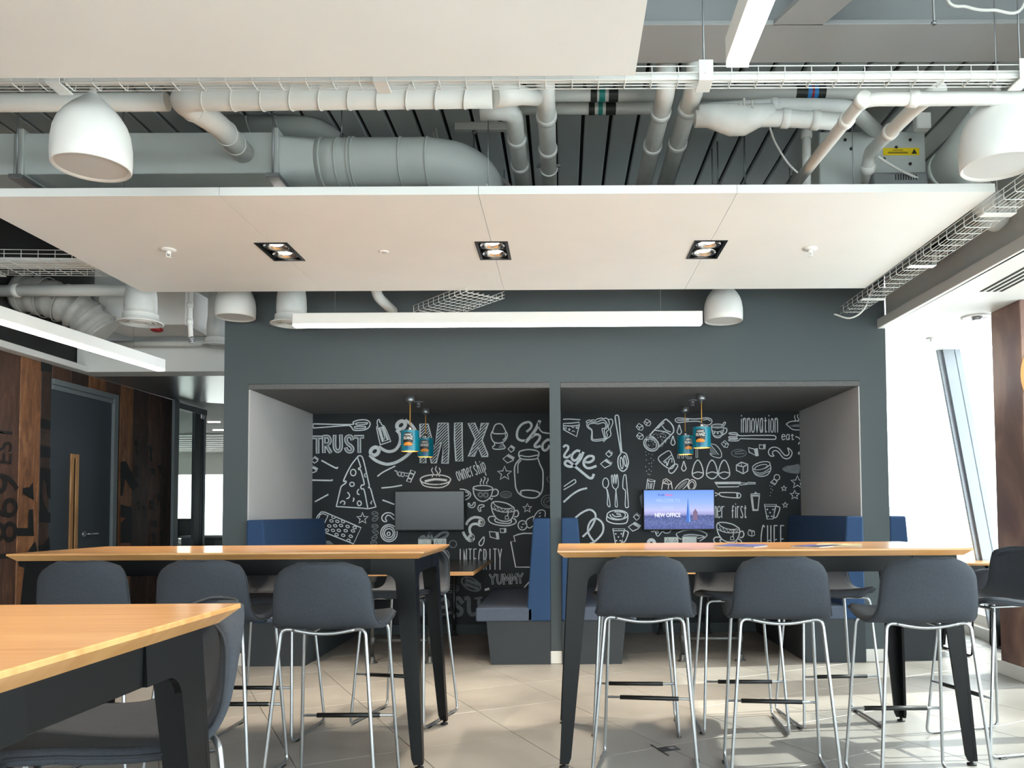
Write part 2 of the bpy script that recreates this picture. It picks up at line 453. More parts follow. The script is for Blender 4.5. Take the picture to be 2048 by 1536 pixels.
for (u0,v0,w_,h_) in ((268,880,9,30),(270,930,8,26),(296,890,10,34),(298,936,14,14),(298,1000,12,20),(312,986,10,18),(300,1040,16,14),(318,1060,10,30),(302,1066,10,24),(272,1000,8,22),(284,1010,8,26),(326,1010,6,30),(314,930,12,18)):
    I([(u0,v0+3),(u0+w_*.6,v0),(u0+w_,v0+h_*.3),(u0+w_*.7,v0+h_*.55),(u0+w_,v0+h_),(u0+w_*.3,v0+h_*.9),(u0+w_*.4,v0+h_*.5)])
# door
dr = empty('door_1', (LW, (DY0+DY1)/2, 0)); structure(dr, 'grey door with narrow timber vision panel in plank wall', 'door')
def dbox(nm, a, b, mat, par=dr, r=.003):
    return MB().bbox((a[0]-LW, a[1]-(DY0+DY1)/2, a[2]), (b[0]-LW, b[1]-(DY0+DY1)/2, b[2]), r).build(nm, mat, par)
DYF = DY1-.07
dbox('door_frame', (LW-.03,DYF-.075,0),(LW+.02,DYF,DTOP), M['framegrey'])
dbox('door_frame', (LW-.03,DY0,DTOP-.05),(LW+.02,DYF-.075,DTOP), M['framegrey'])
dbox('door_frame', (LW-.03,DY0,DTOP-.095),(LW+.008,DYF-.075,DTOP-.052), M['framegrey'])
vy0, vy1 = atX(140,1000,LW).y, atX(156,1000,LW).y
leaf = dbox('door_leaf', (LW-.035,DY0,0),(LW-.006,DYF-.077,DTOP-.096), M['doorgrey'])
vz0, vz1 = .35, atX(148,908,LW).z
dbox('vision_frame', (LW-.01,vy0,vz0),(LW+.006,vy0+.045,vz1), M['doorwood']); dbox('vision_frame', (LW-.01,vy1-.045,vz0),(LW+.006,vy1,vz1), M['doorwood'])
dbox('vision_frame', (LW-.01,vy0+.045,vz1-.04),(LW+.006,vy1-.045,vz1), M['doorwood']); dbox('vision_frame', (LW-.01,vy0+.045,vz0),(LW+.006,vy1-.045,vz0+.04), M['doorwood'])
dbox('vision_pane', (LW-.008,vy0+.045,vz0+.04),(LW-.002,vy1-.045,vz1-.04), M['blackplastic'])
hp = atX(168,1068,LW); hp = Vector((0, hp.y-(DY0+DY1)/2, hp.z))
hb = MB().lathe([(.026,-.008),(.026,.008)], (hp.x,hp.y,hp.z), 16, 'X')
hb.tube(fillet([(hp.x,hp.y,hp.z),(hp.x+.055,hp.y,hp.z),(hp.x+.055,hp.y+.13,hp.z)],.02),.009,8)
hb.build('handle', M['chrome'], dr)
# white ledge above planks, dark plenum, corridor bulkhead
t4 = MB().bbox((LW-.02,-4,LWZ),(LW+.10,7.34,LWZ+.055),.004).build('trim_4', M['white']); structure(t4,'white ledge running along the top of the plank wall','ledge')
YB = 7.35
bh = MB().box((LW,YB,LWZ),(WL,YB+.25,LWZ+.245)).box((LW,YB+.25,LWZ+.2),(WL,YB+.3,ZD+.03)).build('wall_bulkhead', M['white'])
structure(bh, 'white bulkhead spanning the corridor beside the slate wall', 'bulkhead')
M['shinyceil'] = paint('corridor_metal_ceiling', (150,152,154), .28, .02, 2, metal=.5)
yk = atZ(449,828,LWZ).y
cc = MB(); cc.prism([(LW,YB+.25),(WL,YB+.25),(WL,yk),(LW,LWE+.05)], lambda a,b,d:(a,b,d), LWZ, LWZ+.04)
cco = cc.build('ceiling_corridor', M['shinyceil']); structure(cco, 'glossy metal corridor ceiling behind the bulkhead', 'ceiling')
cd_ = MB(); cd_.prism([(LW-4.6,LWE+.05),(LW,LWE+.05),(WL,yk),(WL,13),(LW-4.6,13)], lambda a,b,d:(a,b,d), LWZ+.005, LWZ+.05)
structure(cd_.build('ceiling_office', M['bulk']), 'dim grey office ceiling seen past the glass partition', 'ceiling')
co = MB().box((-9.2,13,LWZ+.005),(WL,17.2,LWZ+.05)).build('ceiling_far_office', M['white']); structure(co, 'white slatted ceiling of the far office', 'ceiling')
slm = MB().bbox((-9.1,0,LWZ-.02),(WL-.02,.28,LWZ+.004),.004).mesh('ceiling_slat', M['white'])
for k in range(9): link('ceiling_slat', slm, co, Matrix.Translation((0,13.1+k*.43,0)))
for k,(u,v) in enumerate(((428,844),(437,860))):
    p = atZ(u,v,LWZ); o = MB().bbox((-.085,-.02,-.008),(.085,.02,.004),.004).build('linear_downlight', M['led']); o.location = (p.x,p.y,LWZ)
    tag(o, ['thin light strip in the dim office ceiling nearest the bulkhead','thin light strip in the dim office ceiling further back'][k], 'light')
# glass partition and far window
gp = empty('window_2', (LW, LWE, 0)); structure(gp, 'glazed partition continuing from the end of the plank wall', 'glass partition')
def gpb(nm,y0,y1,z0,z1,mat,dx=.03): return MB().bbox((-dx,y0-LWE,z0),(dx,y1-LWE,z1),.003).build(nm, mat, gp)
yA, yB_, yC, yD = [atX(u,950,LW).y for u in (352,386,397,408)]
gpb('frame_post',LWE+.002,yA,0,LWZ,M['framegrey']); gpb('frame_post',yB_,yC,0,2.45,M['doorgrey'],.02); gpb('frame_post',yD-.04,yD,0,2.45,M['alu'],.02); gpb('frame_post',yC+.02,yD-.05,0,2.4,M['doorgrey'],.015)
gpb('frame_rail',yA,yD,2.45,2.52,M['framegrey']); gpb('pane',yA,yB_,.05,2.45,M['glass'],.006)
ow = empty('window_3', (-6, 17, 0)); structure(ow, 'bright window wall at the far end of the office', 'window')
wz0, wz1 = .70, 2.06
MB().box((-3.2,-.1,0),(3.3,.1,wz0)).build('spandrel', M['white'], ow); MB().box((-3.2,-.1,wz1),(3.3,.1,LWZ+.05)).build('head', M['white'], ow)
for k in range(3):
    MB().bbox((-3.2+k*3.2-.03,-.06,wz0),(-3.2+k*3.2+.03,.06,wz1),.004).build('mullion', M['alu'], ow)
    if k<2: MB().box((-3.2+k*3.2+.03,-.01,wz0),(-3.2+k*3.2+3.17,.01,wz1)).build('pane', M['glass'], ow)
ol = MB().box((-9.3,LWE,0),(-9.1,22.2,LWZ)).box((-9.1,LWE-.1,0),(LW-.05,LWE,ZD)).build('wall_office', M['white']); structure(ol, 'pale side wall of the office beyond the partition', 'wall')

# ---- right: bulkhead, soffit, sloped facade, printed column
pS = atY(1755,657,DF); ZS = pS.z; pS2 = atZ(2048,497,ZS)
sl = (pS2.x-pS.x)/(pS2.y-pS.y)
def xb(y): return pS.x + sl*(y-pS.y)
def xf(y, z=0): return 4.05 + .1*(y-7.43) - .16*(z-.2)
so = MB(); so.prism([(xb(-4.1),-4.1),(xf(-4.1,ZS)+.3,-4.1),(xf(14,ZS)+.3,14),(WR-.02,14),(WR-.02,DF),(xb(DF),DF)], lambda a,b,d:(a,b,d), ZS, ZS+.05)
soo = so.build('ceiling_window_soffit', M['white']); structure(soo, 'white soffit dropping along the window side', 'soffit')
bk = MB()
bk.prism([(xb(-4.1)+.07,-4.1),(xb(-4.1)+.17,-4.1),(xb(DF)+.17,DF),(xb(DF)+.07,DF)], lambda a,b,d:(a,b,d), ZS+.02, ZD+.03)
bk.prism([(xb(-4.1)-.002,-4.1),(xb(-4.1)+.09,-4.1),(xb(DF)+.09,DF-.001),(xb(DF)-.002,DF-.001)], lambda a,b,d:(a,b,d), ZS+.002, ZS+.075)
structure(bk.build('wall_right_bulkhead', M['bulk']), 'grey bulkhead stepping down to the white window soffit', 'bulkhead')
fw = empty('window_1', (4.05, 7.43, 0)); structure(fw, 'tall sloping window wall flooding the room with daylight', 'window')
def fpt(y, z, off=0): return Vector((xf(y,z)+off-4.05, y-7.43, z))
mys = [7.43+3*k for k in range(-4,3)]
ztop = ZS+.03
for k,yy in enumerate(mys):
    b = MB()
    for (o0,o1,w0,w1) in ((-.10,.06,-.05,.05),(-.14,-.1,-.02,.02)):
        vs = []
        for z in (.12, ztop):
            for (dx,dy) in ((o0,w0),(o1,w0),(o1,w1),(o0,w1)): vs.append(fpt(yy+dy, z, dx))
        b.add(vs, [(0,3,2,1),(4,5,6,7),(0,1,5,4),(1,2,6,5),(2,3,7,6),(3,0,4,7)])
    b.build('mullion', M['alu'], fw)
for a,b_ in zip(mys[:-1], mys[1:]):
    q = [fpt(a+.05,.2), fpt(b_-.05,.2), fpt(b_-.05,ztop), fpt(a+.05,ztop)]
    vs = q + [p+Vector((.012,0,0)) for p in q]
    MB().add(vs, [(0,1,2,3),(7,6,5,4),(0,4,5,1),(1,5,6,2),(2,6,7,3),(3,7,4,0)]).build('pane', M['glass'], fw)
for (z0,z1,o0,o1,nm) in ((0,.1,-.16,.12,'kerb'),(.1,.2,-.08,.08,'sill')):
    b = MB(); b.prism([(xf(-4.6,0)+o0-4.05,-12.0),(xf(-4.6,0)+o1-4.05,-12.0),(xf(13.45,0)+o1-4.05,6.02),(xf(13.45,0)+o0-4.05,6.02)], lambda a,c,d:(a,c,d), z0, z1)
    b.build(nm, M['white'], fw)
wf = MB().box((-4.6,-4.2,0),(4.0,-4.05,.2)).box((-4.6,-4.2,3.5),(4.0,-4.05,ZD+.03)).build('wall_front', M['white']); structure(wf, 'pale low wall and header behind the viewer', 'wall')
w4 = empty('window_4', (-.3,-4.12,0)); structure(w4, 'tall window wall behind the viewer', 'window')
for k in range(6):
    xx = -4.2+k*1.68; MB().bbox((xx-.03,-.05,.2),(xx+.03,.05,3.5),.004).build('mullion', M['alu'], w4)
    if k<5: MB().box((xx+.03,-.006,.2),(xx+1.65,.006,3.5)).build('pane', M['glass'], w4)
we = MB().box((WR-.1,13.6,0),(5.2,13.75,ZS+.05)).build('wall_end', M['white']); structure(we, 'pale end wall beyond the window side tables', 'wall')
def printmat():
    m, N, L, B = newmat('printed_food_graphic'); B.inputs['Roughness'].default_value=.5
    ge = N.new('ShaderNodeNewGeometry'); nz = N.new('ShaderNodeTexNoise'); nz.inputs['Scale'].default_value=1.6; nz.inputs['Detail'].default_value=6; nz.inputs['Distortion'].default_value=1.0
    mp = N.new('ShaderNodeMapping'); mp.inputs['Scale'].default_value=(2,1,.7)
    L.new(ge.outputs['Position'], mp.inputs['Vector']); L.new(mp.outputs[0], nz.inputs['Vector'])
    rp = N.new('ShaderNodeValToRGB'); e=rp.color_ramp.elements; e[0].position=.3; e[0].color=s2l((86,60,54))+(1,); e[1].position=.7; e[1].color=s2l((170,134,108))+(1,); k=e.new(.5); k.color=s2l((122,90,78))+(1,)
    L.new(nz.outputs['Fac'], rp.inputs['Fac']); L.new(rp.outputs[0], B.inputs['Base Color']); return m
M['print'] = printmat(); M['ochre'] = paint('printed_ochre', (204,132,58), .5, .15, 4)
cx = atY(2030,1000,5.75).x
cl = MB().bbox((cx,5.62,0),(cx+.9,6.0,ZS),.006).build('wall_right', M['print']); structure(cl, 'brown printed graphic pier in front of the windows', 'pier')
MB().bbox((cx-.02,5.6,0),(cx+.92,6.02,.1),.004).build('skirting', M['trimw'], cl)
ob = MB(); cpt = atY(2078,750,5.615); ob.add([(cpt.x+.13*math.cos(a), 5.617, cpt.z+.21*math.sin(a)) for a in [k*math.pi/16 for k in range(32)]],[tuple(range(32))]); ob.build('printed_oval', M['ochre'], cl)
ob = MB(); ob.add([(cpt.x+.2+.18*math.cos(a), 5.617, cpt.z-.75+.26*math.sin(a)) for a in [k*math.pi/16 for k in range(32)]],[tuple(range(32))]); ob.build('printed_oval', M['ochre'], cl)
# fittings in the window soffit
gr = empty('slot_diffuser', (0,0,0), 0, 'linear slot diffuser let into the white window soffit', 'vent')
pa = atZ(1962,583,ZS); pb = atZ(2048,536,ZS); dd = (pb-pa).normalized()
for k in range(4):
    off = Vector((.045*k,0,0)); a = pa+off; b = pa+dd*2.2+off; nrm = Vector((dd.y,-dd.x,0))*.011
    MB().prism([(a.x-nrm.x,a.y-nrm.y),(a.x+nrm.x,a.y+nrm.y),(b.x+nrm.x,b.y+nrm.y),(b.x-nrm.x,b.y-nrm.y)], lambda p,q,d:(p,q,d), ZS-.002, ZS+.004).build('slot', M['dark'], gr)
p = atZ(1952,633,ZS)
rl = empty('soffit_spotlight', (p.x,p.y,ZS), 0, 'round white tilting spotlight in the window soffit', 'light')
MB().lathe([(.105,0),(.105,-.008),(.085,-.012),(.07,-.004)],(0,0,0),28).build('trim_ring', M['whitegloss'], rl)
MB().lathe([(.035,-.03),(.04,0)],(.01,0,0),16).build('spot_head', M['galv'], rl)
# ================================================================ CEILING RAFTS AND LIGHTS
def P(u, v, Y): return atY(u, v, Y)
RX = [-3.068,-1.746,-.424,.898,2.221]; RY0, RY1 = 4.02, 5.788
raft = empty('ceiling_raft', ((RX[0]+RX[4])/2,(RY0+RY1)/2,ZP), 0, 'long white suspended ceiling raft holding the three black downlights', 'ceiling raft')
rc = raft.location.copy()
DLY0, DLY1, DLW = atZ(980,483,ZP).y, atZ(980,519,ZP).y, .2
for k in range(4):
    a, b = RX[k]+.0012, RX[k+1]-.0012
    poly = [(a,RY0)]
    poly += [(b,RY0)]
    if k < 3: h = RX[k+1]-DLW/2; poly += [(b,DLY0),(h,DLY0),(h,DLY1),(b,DLY1)]
    poly += [(b,RY1),(a,RY1)]
    if k > 0: h = RX[k]+DLW/2; poly += [(a,DLY1),(h,DLY1),(h,DLY0),(a,DLY0)]
    MB().prism(poly, lambda p,q,d:(p-rc.x,q-rc.y,d), 0, .043).build('raft_panel', M['white'], raft)
for sx in (-2.4,-.4,1.6):
    for sy in (-.6,.6): MB().tube([(sx-rc.x,sy,.043),(sx-rc.x,sy,ZD-ZP)],.003,6).build('hanger_wire', M['galv'], raft)
e1 = atZ(1268,151,ZP); e2 = atZ(1297,2,ZP)
x1 = (e1.x+e2.x)/2
r2 = empty('ceiling_raft', (x1-2,e1.y-2.2,ZP), 0, 'large plain white ceiling raft filling the top of the picture', 'ceiling raft')
NEARY = (1.28,1.62); ed_ = [x1-4.4,RX[1],RX[2],x1]; c2_ = r2.location.copy()
for k in range(3):
    a, b = ed_[k], ed_[k+1]; y0_, y1_ = e1.y-4.4, e1.y
    poly = [(a,y0_),(b,y0_)]
    if k < 2: h = ed_[k+1]-DLW/2; poly += [(b,NEARY[0]),(h,NEARY[0]),(h,NEARY[1]),(b,NEARY[1])]
    poly += [(b,y1_),(a,y1_)]
    if k > 0: h = ed_[k]+DLW/2; poly += [(a,NEARY[1]),(h,NEARY[1]),(h,NEARY[0]),(a,NEARY[0])]
    MB().prism(poly, lambda p,q,d:(p-c2_.x,q-c2_.y,d), 0, .043).build('raft_panel', M['white'], r2)
for sx in (-1.8,1.4): MB().tube([(sx,1.6,.043),(sx,1.6,ZD-ZP)],.003,6).build('hanger_wire', M['galv'], r2)

def downlight(x, lab):
    y_is_far = DLY0 > 3
    t = empty('twin_downlight', (x,(DLY0+DLY1)/2,ZP), 0, lab, 'downlight', 'black twin downlights in the raft')
    hx, hy = DLW/2, (DLY1-DLY0)/2; b = MB(); w = .018
    for (a0,a1,b0,b1) in ((-hx,hx,-hy,-hy+w),(-hx,hx,hy-w,hy),(-hx,-hx+w,-hy+w,hy-w),(hx-w,hx,-hy+w,hy-w)):
        b.box((a0,b0,-.004),(a1,b1,.06))
    b.build('trim_frame', M['blackmetal'], t)
    MB().box((-hx+w,-hy+w,.085),(hx-w,hy-w,.09)).build('housing', M['blackplastic'], t)
    MB().box((-hx+w,-.008,.012),(hx-w,.008,.085)).build('divider_bar', M['blackplastic'], t)
    for s in (-1,1):
        cy = s*hy*.47
        g_ = MB().lathe([(.076,.012),(.077,.004),(.072,.004),(.06,.02),(.05,.034)],(0,cy,0),28,close=False).build('reflector', M['reflector'], t)
        MB().lathe([(.001,.009),(.02,.012),(.038,.02),(.05,.032)],(0,cy,0),24,close=False).build('lens', M['lens'], g_)
        MB().lathe([(.078,.02),(.086,.02),(.086,.03)],(0,cy,0),28,close=False).build('gimbal_ring', M['blackmetal'], t)
        ld = bpy.data.lights.new('downlight_beam','SPOT'); ld.energy = 92 if y_is_far else 40; ld.spot_size = math.radians(78); ld.spot_blend = .55; ld.color = (1.0,.86,.67); ld.shadow_soft_size = .04
        lo = bpy.data.objects.new('downlight_beam', ld); COL.objects.link(lo); lo.parent = t; lo.location = (0,cy,.002)
def plain_downlight(x, y, lab):
    global DLY0, DLY1
    a0, a1 = DLY0, DLY1; DLY0, DLY1 = y-.17, y+.17
    downlight(x, lab); DLY0, DLY1 = a0, a1
for k_, (x_, y_) in enumerate(((RX[1],1.45),(RX[2],1.45))):
    plain_downlight(x_, y_, ['black twin downlight under the plain raft, over the foreground table','black twin downlight under the plain raft, over the near aisle'][k_])
downlight(RX[1],'black twin downlight nearest the plank wall'); downlight(RX[2],'black twin downlight in the middle of the raft'); downlight(RX[3],'black twin downlight nearest the windows')

def sprinkler(u, v, Z, lab, mat='whitegloss'):
    p = atZ(u,v,Z); t = empty('fire_sprinkler', (p.x,p.y,Z), 0, lab, 'sprinkler')
    MB().lathe([(.045,0),(.043,-.006),(.02,-.012)],(0,0,0),20).build('escutcheon', M[mat], t)
    b = MB().lathe([(.014,-.01),(.014,-.022),(.009,-.03)],(0,0,0),12); b.tube([(-.014,0,-.02),(-.012,0,-.04),(0,0,-.048),(.012,0,-.04),(.014,0,-.02)],.003,6); b.build('nozzle', M[mat], t)
    MB().lathe([(.018,-.05),(.018,-.053)],(0,0,0),12).build('deflector', M[mat], t)
sprinkler(337,499,ZP,'white sprinkler head on the raft beside the first downlight')
sprinkler(1620,497,ZP,'white sprinkler head on the raft at its window end')
sprinkler(837,803,ZT,'small sprinkler head between the bean can lamps of the blank screen booth','galv')
sprinkler(1385,800,ZT,'small sprinkler head between the bean can lamps of the lit screen booth','galv')
sprinkler(1863,676,ZS,'white sprinkler head in the window soffit')
p = atZ(768,503,ZP); t = empty('ceiling_sensor', (p.x,p.y,ZP), 0, 'flat round sensor cap on the white raft', 'sensor')
MB().lathe([(.03,0),(.03,-.004),(.024,-.007)],(0,0,0),24).build('cap', M['whitegloss'], t); MB().lathe([(.012,-.006),(.01,-.010)],(0,0,0),12).build('eye', M['bulk'], t)

def linear_light(c, length, rz, lab):
    t = empty('linear_light', c, rz, lab, 'light')
    h = length/2; w = .036
    b = MB(); b.bbox((-h,-w,.018),(h,w,.1),.003); b.build('body', M['whitegloss'], t)
    MB().bbox((-h+.003,-w+.003,0),(h-.003,w-.003,.02),.006).build('diffuser', M['led'], t)
    for s in (-1,1):
        MB().bbox((s*h-.003,-w,.0),(s*h+.003,w,.1),.002).build('end_cap', M['whitegloss'], t)
        MB().tube([(s*h*.8,0,.1),(s*h*.8,0,ZD-c[2])],.0015,5).build('suspension_wire', M['galv'], t)
YL = 5.92
a = P(588,655,YL); b = P(1403,650,YL)
linear_light(((a.x+b.x)/2, YL, (a.z+b.z)/2), b.x-a.x, 0, 'long linear pendant light in front of the slate wall')
pe = Vector((-3.33,6.6)); pn = Vector((-3.64,2.9)); d = pe-pn
linear_light(((pe.x+pn.x)/2,(pe.y+pn.y)/2,2.404), d.length, math.atan2(d.y,d.x), 'linear pendant light running beside the plank wall')
zz = a.z; q = atZ(1475,135,zz)
linear_light((q.x,q.y-1.3,zz), 2.6, math.pi/2, 'linear pendant light coming towards the viewer at the top')

# ================================================================ PENDANT SPEAKERS AND DIFFUSERS
def speaker(u, v, Y, lab):
    p = P(u,v,Y); t = empty('pendant_speaker', p, 0, lab, 'speaker', 'white bell shaped pendant speakers')
    MB().lathe([(.135,.012),(.146,0),(.15,.004),(.153,.05),(.152,.1),(.145,.15),(.131,.19),(.110,.225),(.082,.258),(.050,.288),(.026,.312),(.014,.325),(.012,.345)],(0,0,0),36).build('bell', M['whitegloss'], t)
    MB().lathe([(.001,.008),(.136,.01)],(0,0,0),36,close=False).build('grille', M['cloth_white'], t)
    MB().tube([(0,0,.335),(0,0,ZD-p.z)],.003,6).build('suspension_wire', M['galv'], t)
speaker(183,337,3.3,'big bell speaker hanging at the viewer\'s end near the square duct')
speaker(1998,335,3.3,'big bell speaker cut by the window side edge of the picture')
speaker(471,636,6.3,'small bell speaker at the slate wall corner beside the corridor')
speaker(1447,643,6.3,'small bell speaker beside the end of the linear pendant')
def diffuser(u, v, Y, lab, rn=.115):
    p = P(u,v,Y); t = empty('air_diffuser', p, 0, lab, 'air diffuser')
    MB().lathe([(rn*1.08,.065),(rn*1.1,.02),(rn*1.38,.004),(rn*1.4,-.004),(rn*1.3,-.004)],(0,0,0),32,close=False).build('flange', M['whitegloss'], t)
    for k in range(3):
        r_ = rn*(1.1-.3*k); MB().lathe([(r_,.03),(r_+.02,.002),(r_+.016,-.002)],(0,0,0),28,close=False).build('ring', M['pipe'], t)
    MB().lathe([(.001,-.002),(rn*.3,.0)],(0,0,0),20,close=False).build('core', M['pipe'], t)
    MB().lathe([(rn*.98,.06),(rn,.12),(rn*.97,.2),(rn*.9,.26),(rn*.9,ZD-p.z)],(0,0,0),28).build('duct_neck', M['lag'], t)
diffuser(281,646,6.0,'round spun diffuser on a wrapped duct over the corridor mouth')
diffuser(583,648,6.2,'round spun diffuser behind the end of the linear pendant')
diffuser(437,692,7.0,'round spun diffuser half hidden by the slate wall corner', .1)

# ================================================================ CABLE TRAYS
def cable_tray(p0, p1, width, height, pitch, lab, brackets=(), nlong=4, trunk=True):
    p0 = Vector(p0); p1 = Vector(p1); d = p1-p0; L_ = d.length
    t = empty('cable_tray', p0, 0, lab, 'cable tray')
    t.rotation_euler = (0, -math.asin(d.z/L_), math.atan2(d.y,d.x))
    r = .0024
    longs = [(-width/2,height),(width/2,height),(-width/2,height*.5),(width/2,height*.5)] + [(-width/2+width*k/(nlong-1),0) for k in range(nlong)]
    lm = MB().tube([(0,0,0),(L_,0,0)],r,6).mesh('long_wire', M['whitegloss'])
    for (y_,z_) in longs: link('long_wire', lm, t, Matrix.Translation((0,y_,z_)))
    cm = MB().tube(fillet([(0,-width/2,height),(0,-width/2,0),(0,width/2,0),(0,width/2,height)],.012,3),r,6).mesh('cross_wire', M['whitegloss'])
    n = int(L_/pitch)
    for k in range(n+1): link('cross_wire', cm, t, Matrix.Translation((k*pitch+.004,0,-.004)))
    if trunk: MB().bbox((0,-width*.25,.006),(L_,width*.15,.034),.003).build('cable_trunk', M['white'], t)
    for s in brackets:
        b = MB().bbox((s-.028,-width/2-.01,-.012),(s+.028,width/2+.01,-.007),.001); b.bbox((s-.028,-width/2-.012,-.012),(s+.028,-width/2-.008,height+.02),.001)
        b.lathe([(.008,-.004),(.008,.006)],(s,-width/2-.012,height*.4),8,'Y'); b.build('bracket', M['whitegloss'], t)
        MB().tube([(s,0,-.01),(s,0,ZD-p0.z)],.004,6).build('threaded_rod', M['galv'], t)
ty = 3.085; tz = P(1700,131,3.05).z-.05
TW1 = .07
bx = [P(u,150,ty).x+3.6 for u in (120,765,1408,2040)]
cable_tray((-3.6,ty,tz),(2.5,ty,tz),TW1,.05,.104,'wire basket tray crossing the whole picture behind the plain raft', bx)
cable_tray((2.335,3.0,2.80),(2.315,6.38,2.80),.15,.055,.1,'wire basket tray running to the slate wall beside the window bulkhead',(1.2,2.1,2.9), 7, False)
ta_, tb_ = atZ(862,630,2.81), atZ(973,589,2.81)
cable_tray(tuple(ta_),tuple(tb_),.32,.05,.075,'wide wire basket tray peeping out above the linear pendant',(), 8, False)
cable_tray((-4.4,5.45,2.94),(-2.5,5.55,2.94),.4,.055,.11,'wide wire basket tray beside the plank wall side of the raft',(.4,1.5), 9)

# ================================================================ DUCTS
dz0, dz1, dyf = P(300,347,4.35).z, P(300,265,4.35).z, 4.35
dxe = P(548,300,4.35).x
t = empty('rectangular_duct', (-3,dyf+.18,dz0), 0, 'painted rectangular air duct narrowing into a round duct', 'air duct')
o3 = Vector((-3,dyf+.18,dz0))
def rel(x,y,z): return (x-o3.x,y-o3.y,z-o3.z)
MB().bbox(rel(-4.45,dyf,dz0),rel(dxe,dyf+.36,dz1),.004).build('duct_run', M['duct'], t)
for xx in (P(38,300,4.35).x, P(556,300,4.35).x-.03):
    f_ = MB(); f_.bbox(rel(xx,dyf-.018,dz0-.018),rel(xx+.035,dyf+.375,dz1+.018),.003).build('flange', M['duct'], t)
    MB().tube([rel(xx+.017,dyf-.04,dz0-.03),rel(xx+.017,dyf-.04,ZD)],.005,6).build('threaded_rod', M['galv'], t)
    MB().bbox(rel(xx-.02,dyf-.055,dz0-.045),rel(xx+.055,dyf+.42,dz0-.02),.003).build('support_bar', M['galv'], t)
MB().bbox(rel(P(28,300,4.35).x,dyf-.003,dz0),rel(P(28,300,4.35).x+.006,dyf,dz1),.001).build('seam', M['beam'], t)
# square to round
rr, zc, yc = .135, (dz0+dz1)/2+.02, dyf+.18; n = 24; xr0, xr1 = dxe+.005, dxe+.2
vs = []
for k in range(n):
    an = 2*math.pi*(k+.5)/n; c_, s_ = math.cos(an), math.sin(an); m_ = max(abs(c_),abs(s_))
    vs.append(rel(xr0, yc+.18*c_/m_, (dz0+dz1)/2+(dz1-dz0)/2*s_/m_))
for k in range(n):
    an = 2*math.pi*(k+.5)/n; vs.append(rel(xr1, yc+rr*math.cos(an), zc+rr*math.sin(an)))
MB().add(vs,[(k,(k+1)%n,n+(k+1)%n,n+k) for k in range(n)],True).build('transition', M['duct'], t)
path = [(xr1,yc,zc),(xr1+.5,yc,zc),(xr1+.62,yc,zc),(xr1+.78,yc+.04,zc-.01),(xr1+.88,yc+.16,zc-.03),(xr1+.9,yc+.34,zc-.05),(xr1+.9,yc+.8,zc-.05)]
MB().tube([rel(*p_) for p_ in catmull(path,False,6)],rr,24).build('round_run', M['duct'], t)
for s in (.02,.11,.18,.2,.47,.62):
    MB().tube([rel(xr1+s,yc,zc),rel(xr1+s+.012,yc,zc)],rr+.006,24).build('band', M['duct'], t)
for k in range(5):
    MB().lathe([(rr+.006,-.008),(rr+.006,.008)],rel(xr1+.9,yc+.32+k*.05,zc-.05),24,'Y',close=False).build('corrugation', M['duct'], t)
def spiral(path, r, lab, mat='pipe', bands=None, flange=None):
    t = empty('spiral_duct', path[0], 0, lab, 'air duct'); o_ = Vector(path[0])
    pts = [Vector(p_)-o_ for p_ in path]
    fl_ = fillet(pts, r*1.6, 8)
    MB().tube(fl_, r, 22).build('duct_run', M[mat], t)
    acc = 0.0
    for a_,b_ in zip(pts[:-1], pts[1:]):
        L_ = (b_-a_).length; dirv = (b_-a_).normalized(); s = r*2.0
        tilt = dirv.orthogonal().normalized()
        while s < L_-r*1.8:
            c_ = a_+dirv*s; z_ = Vector((0,0,1)); ax = (dirv + z_*.28).normalized()
            N_ = ax.orthogonal().normalized(); B_ = ax.cross(N_)
            ring = []
            for k in range(24):
                an = 2*math.pi*k/24; v_ = N_*math.cos(an)+B_*math.sin(an)
                v_ = v_ - dirv*v_.dot(dirv)
                w_ = (N_*math.cos(an)+B_*math.sin(an)); sc_ = r*1.015/v_.length
                ring.append(c_+w_*sc_)
            MB().tube(ring,.004,5,True).build('seam_ring', M[mat], t); s += r*2.3
    return t
sp0 = P(985,190,3.62); sp1 = P(352,196,3.62); sp2 = P(486,305,4.34)
spiral([tuple(sp0),tuple(sp1),(sp1.x+.05,3.95,sp1.z+.04),tuple(sp2)],.058,'white spiral duct with an elbow entering the rectangular duct')
_sd = [o for o in COL.objects if o.name=='spiral_duct'][0]
MB().tube([(0,0,0),(.07,.05,.03),(.13,.12,.06),(.2,.2,.09)],.05,20,rs=[.058,.055,.042,.036]).build('reducer_cone', M['pipe'], _sd)
tk = P(470,240,4.72); tk2 = P(655,240,4.72)
spiral([(tk.x-.05,4.72,3.53),(tk2.x-.05,4.72,3.53),(tk2.x+.12,4.9,3.4)],.075,'shaded spiral duct tucked up behind the rectangular duct','duct')
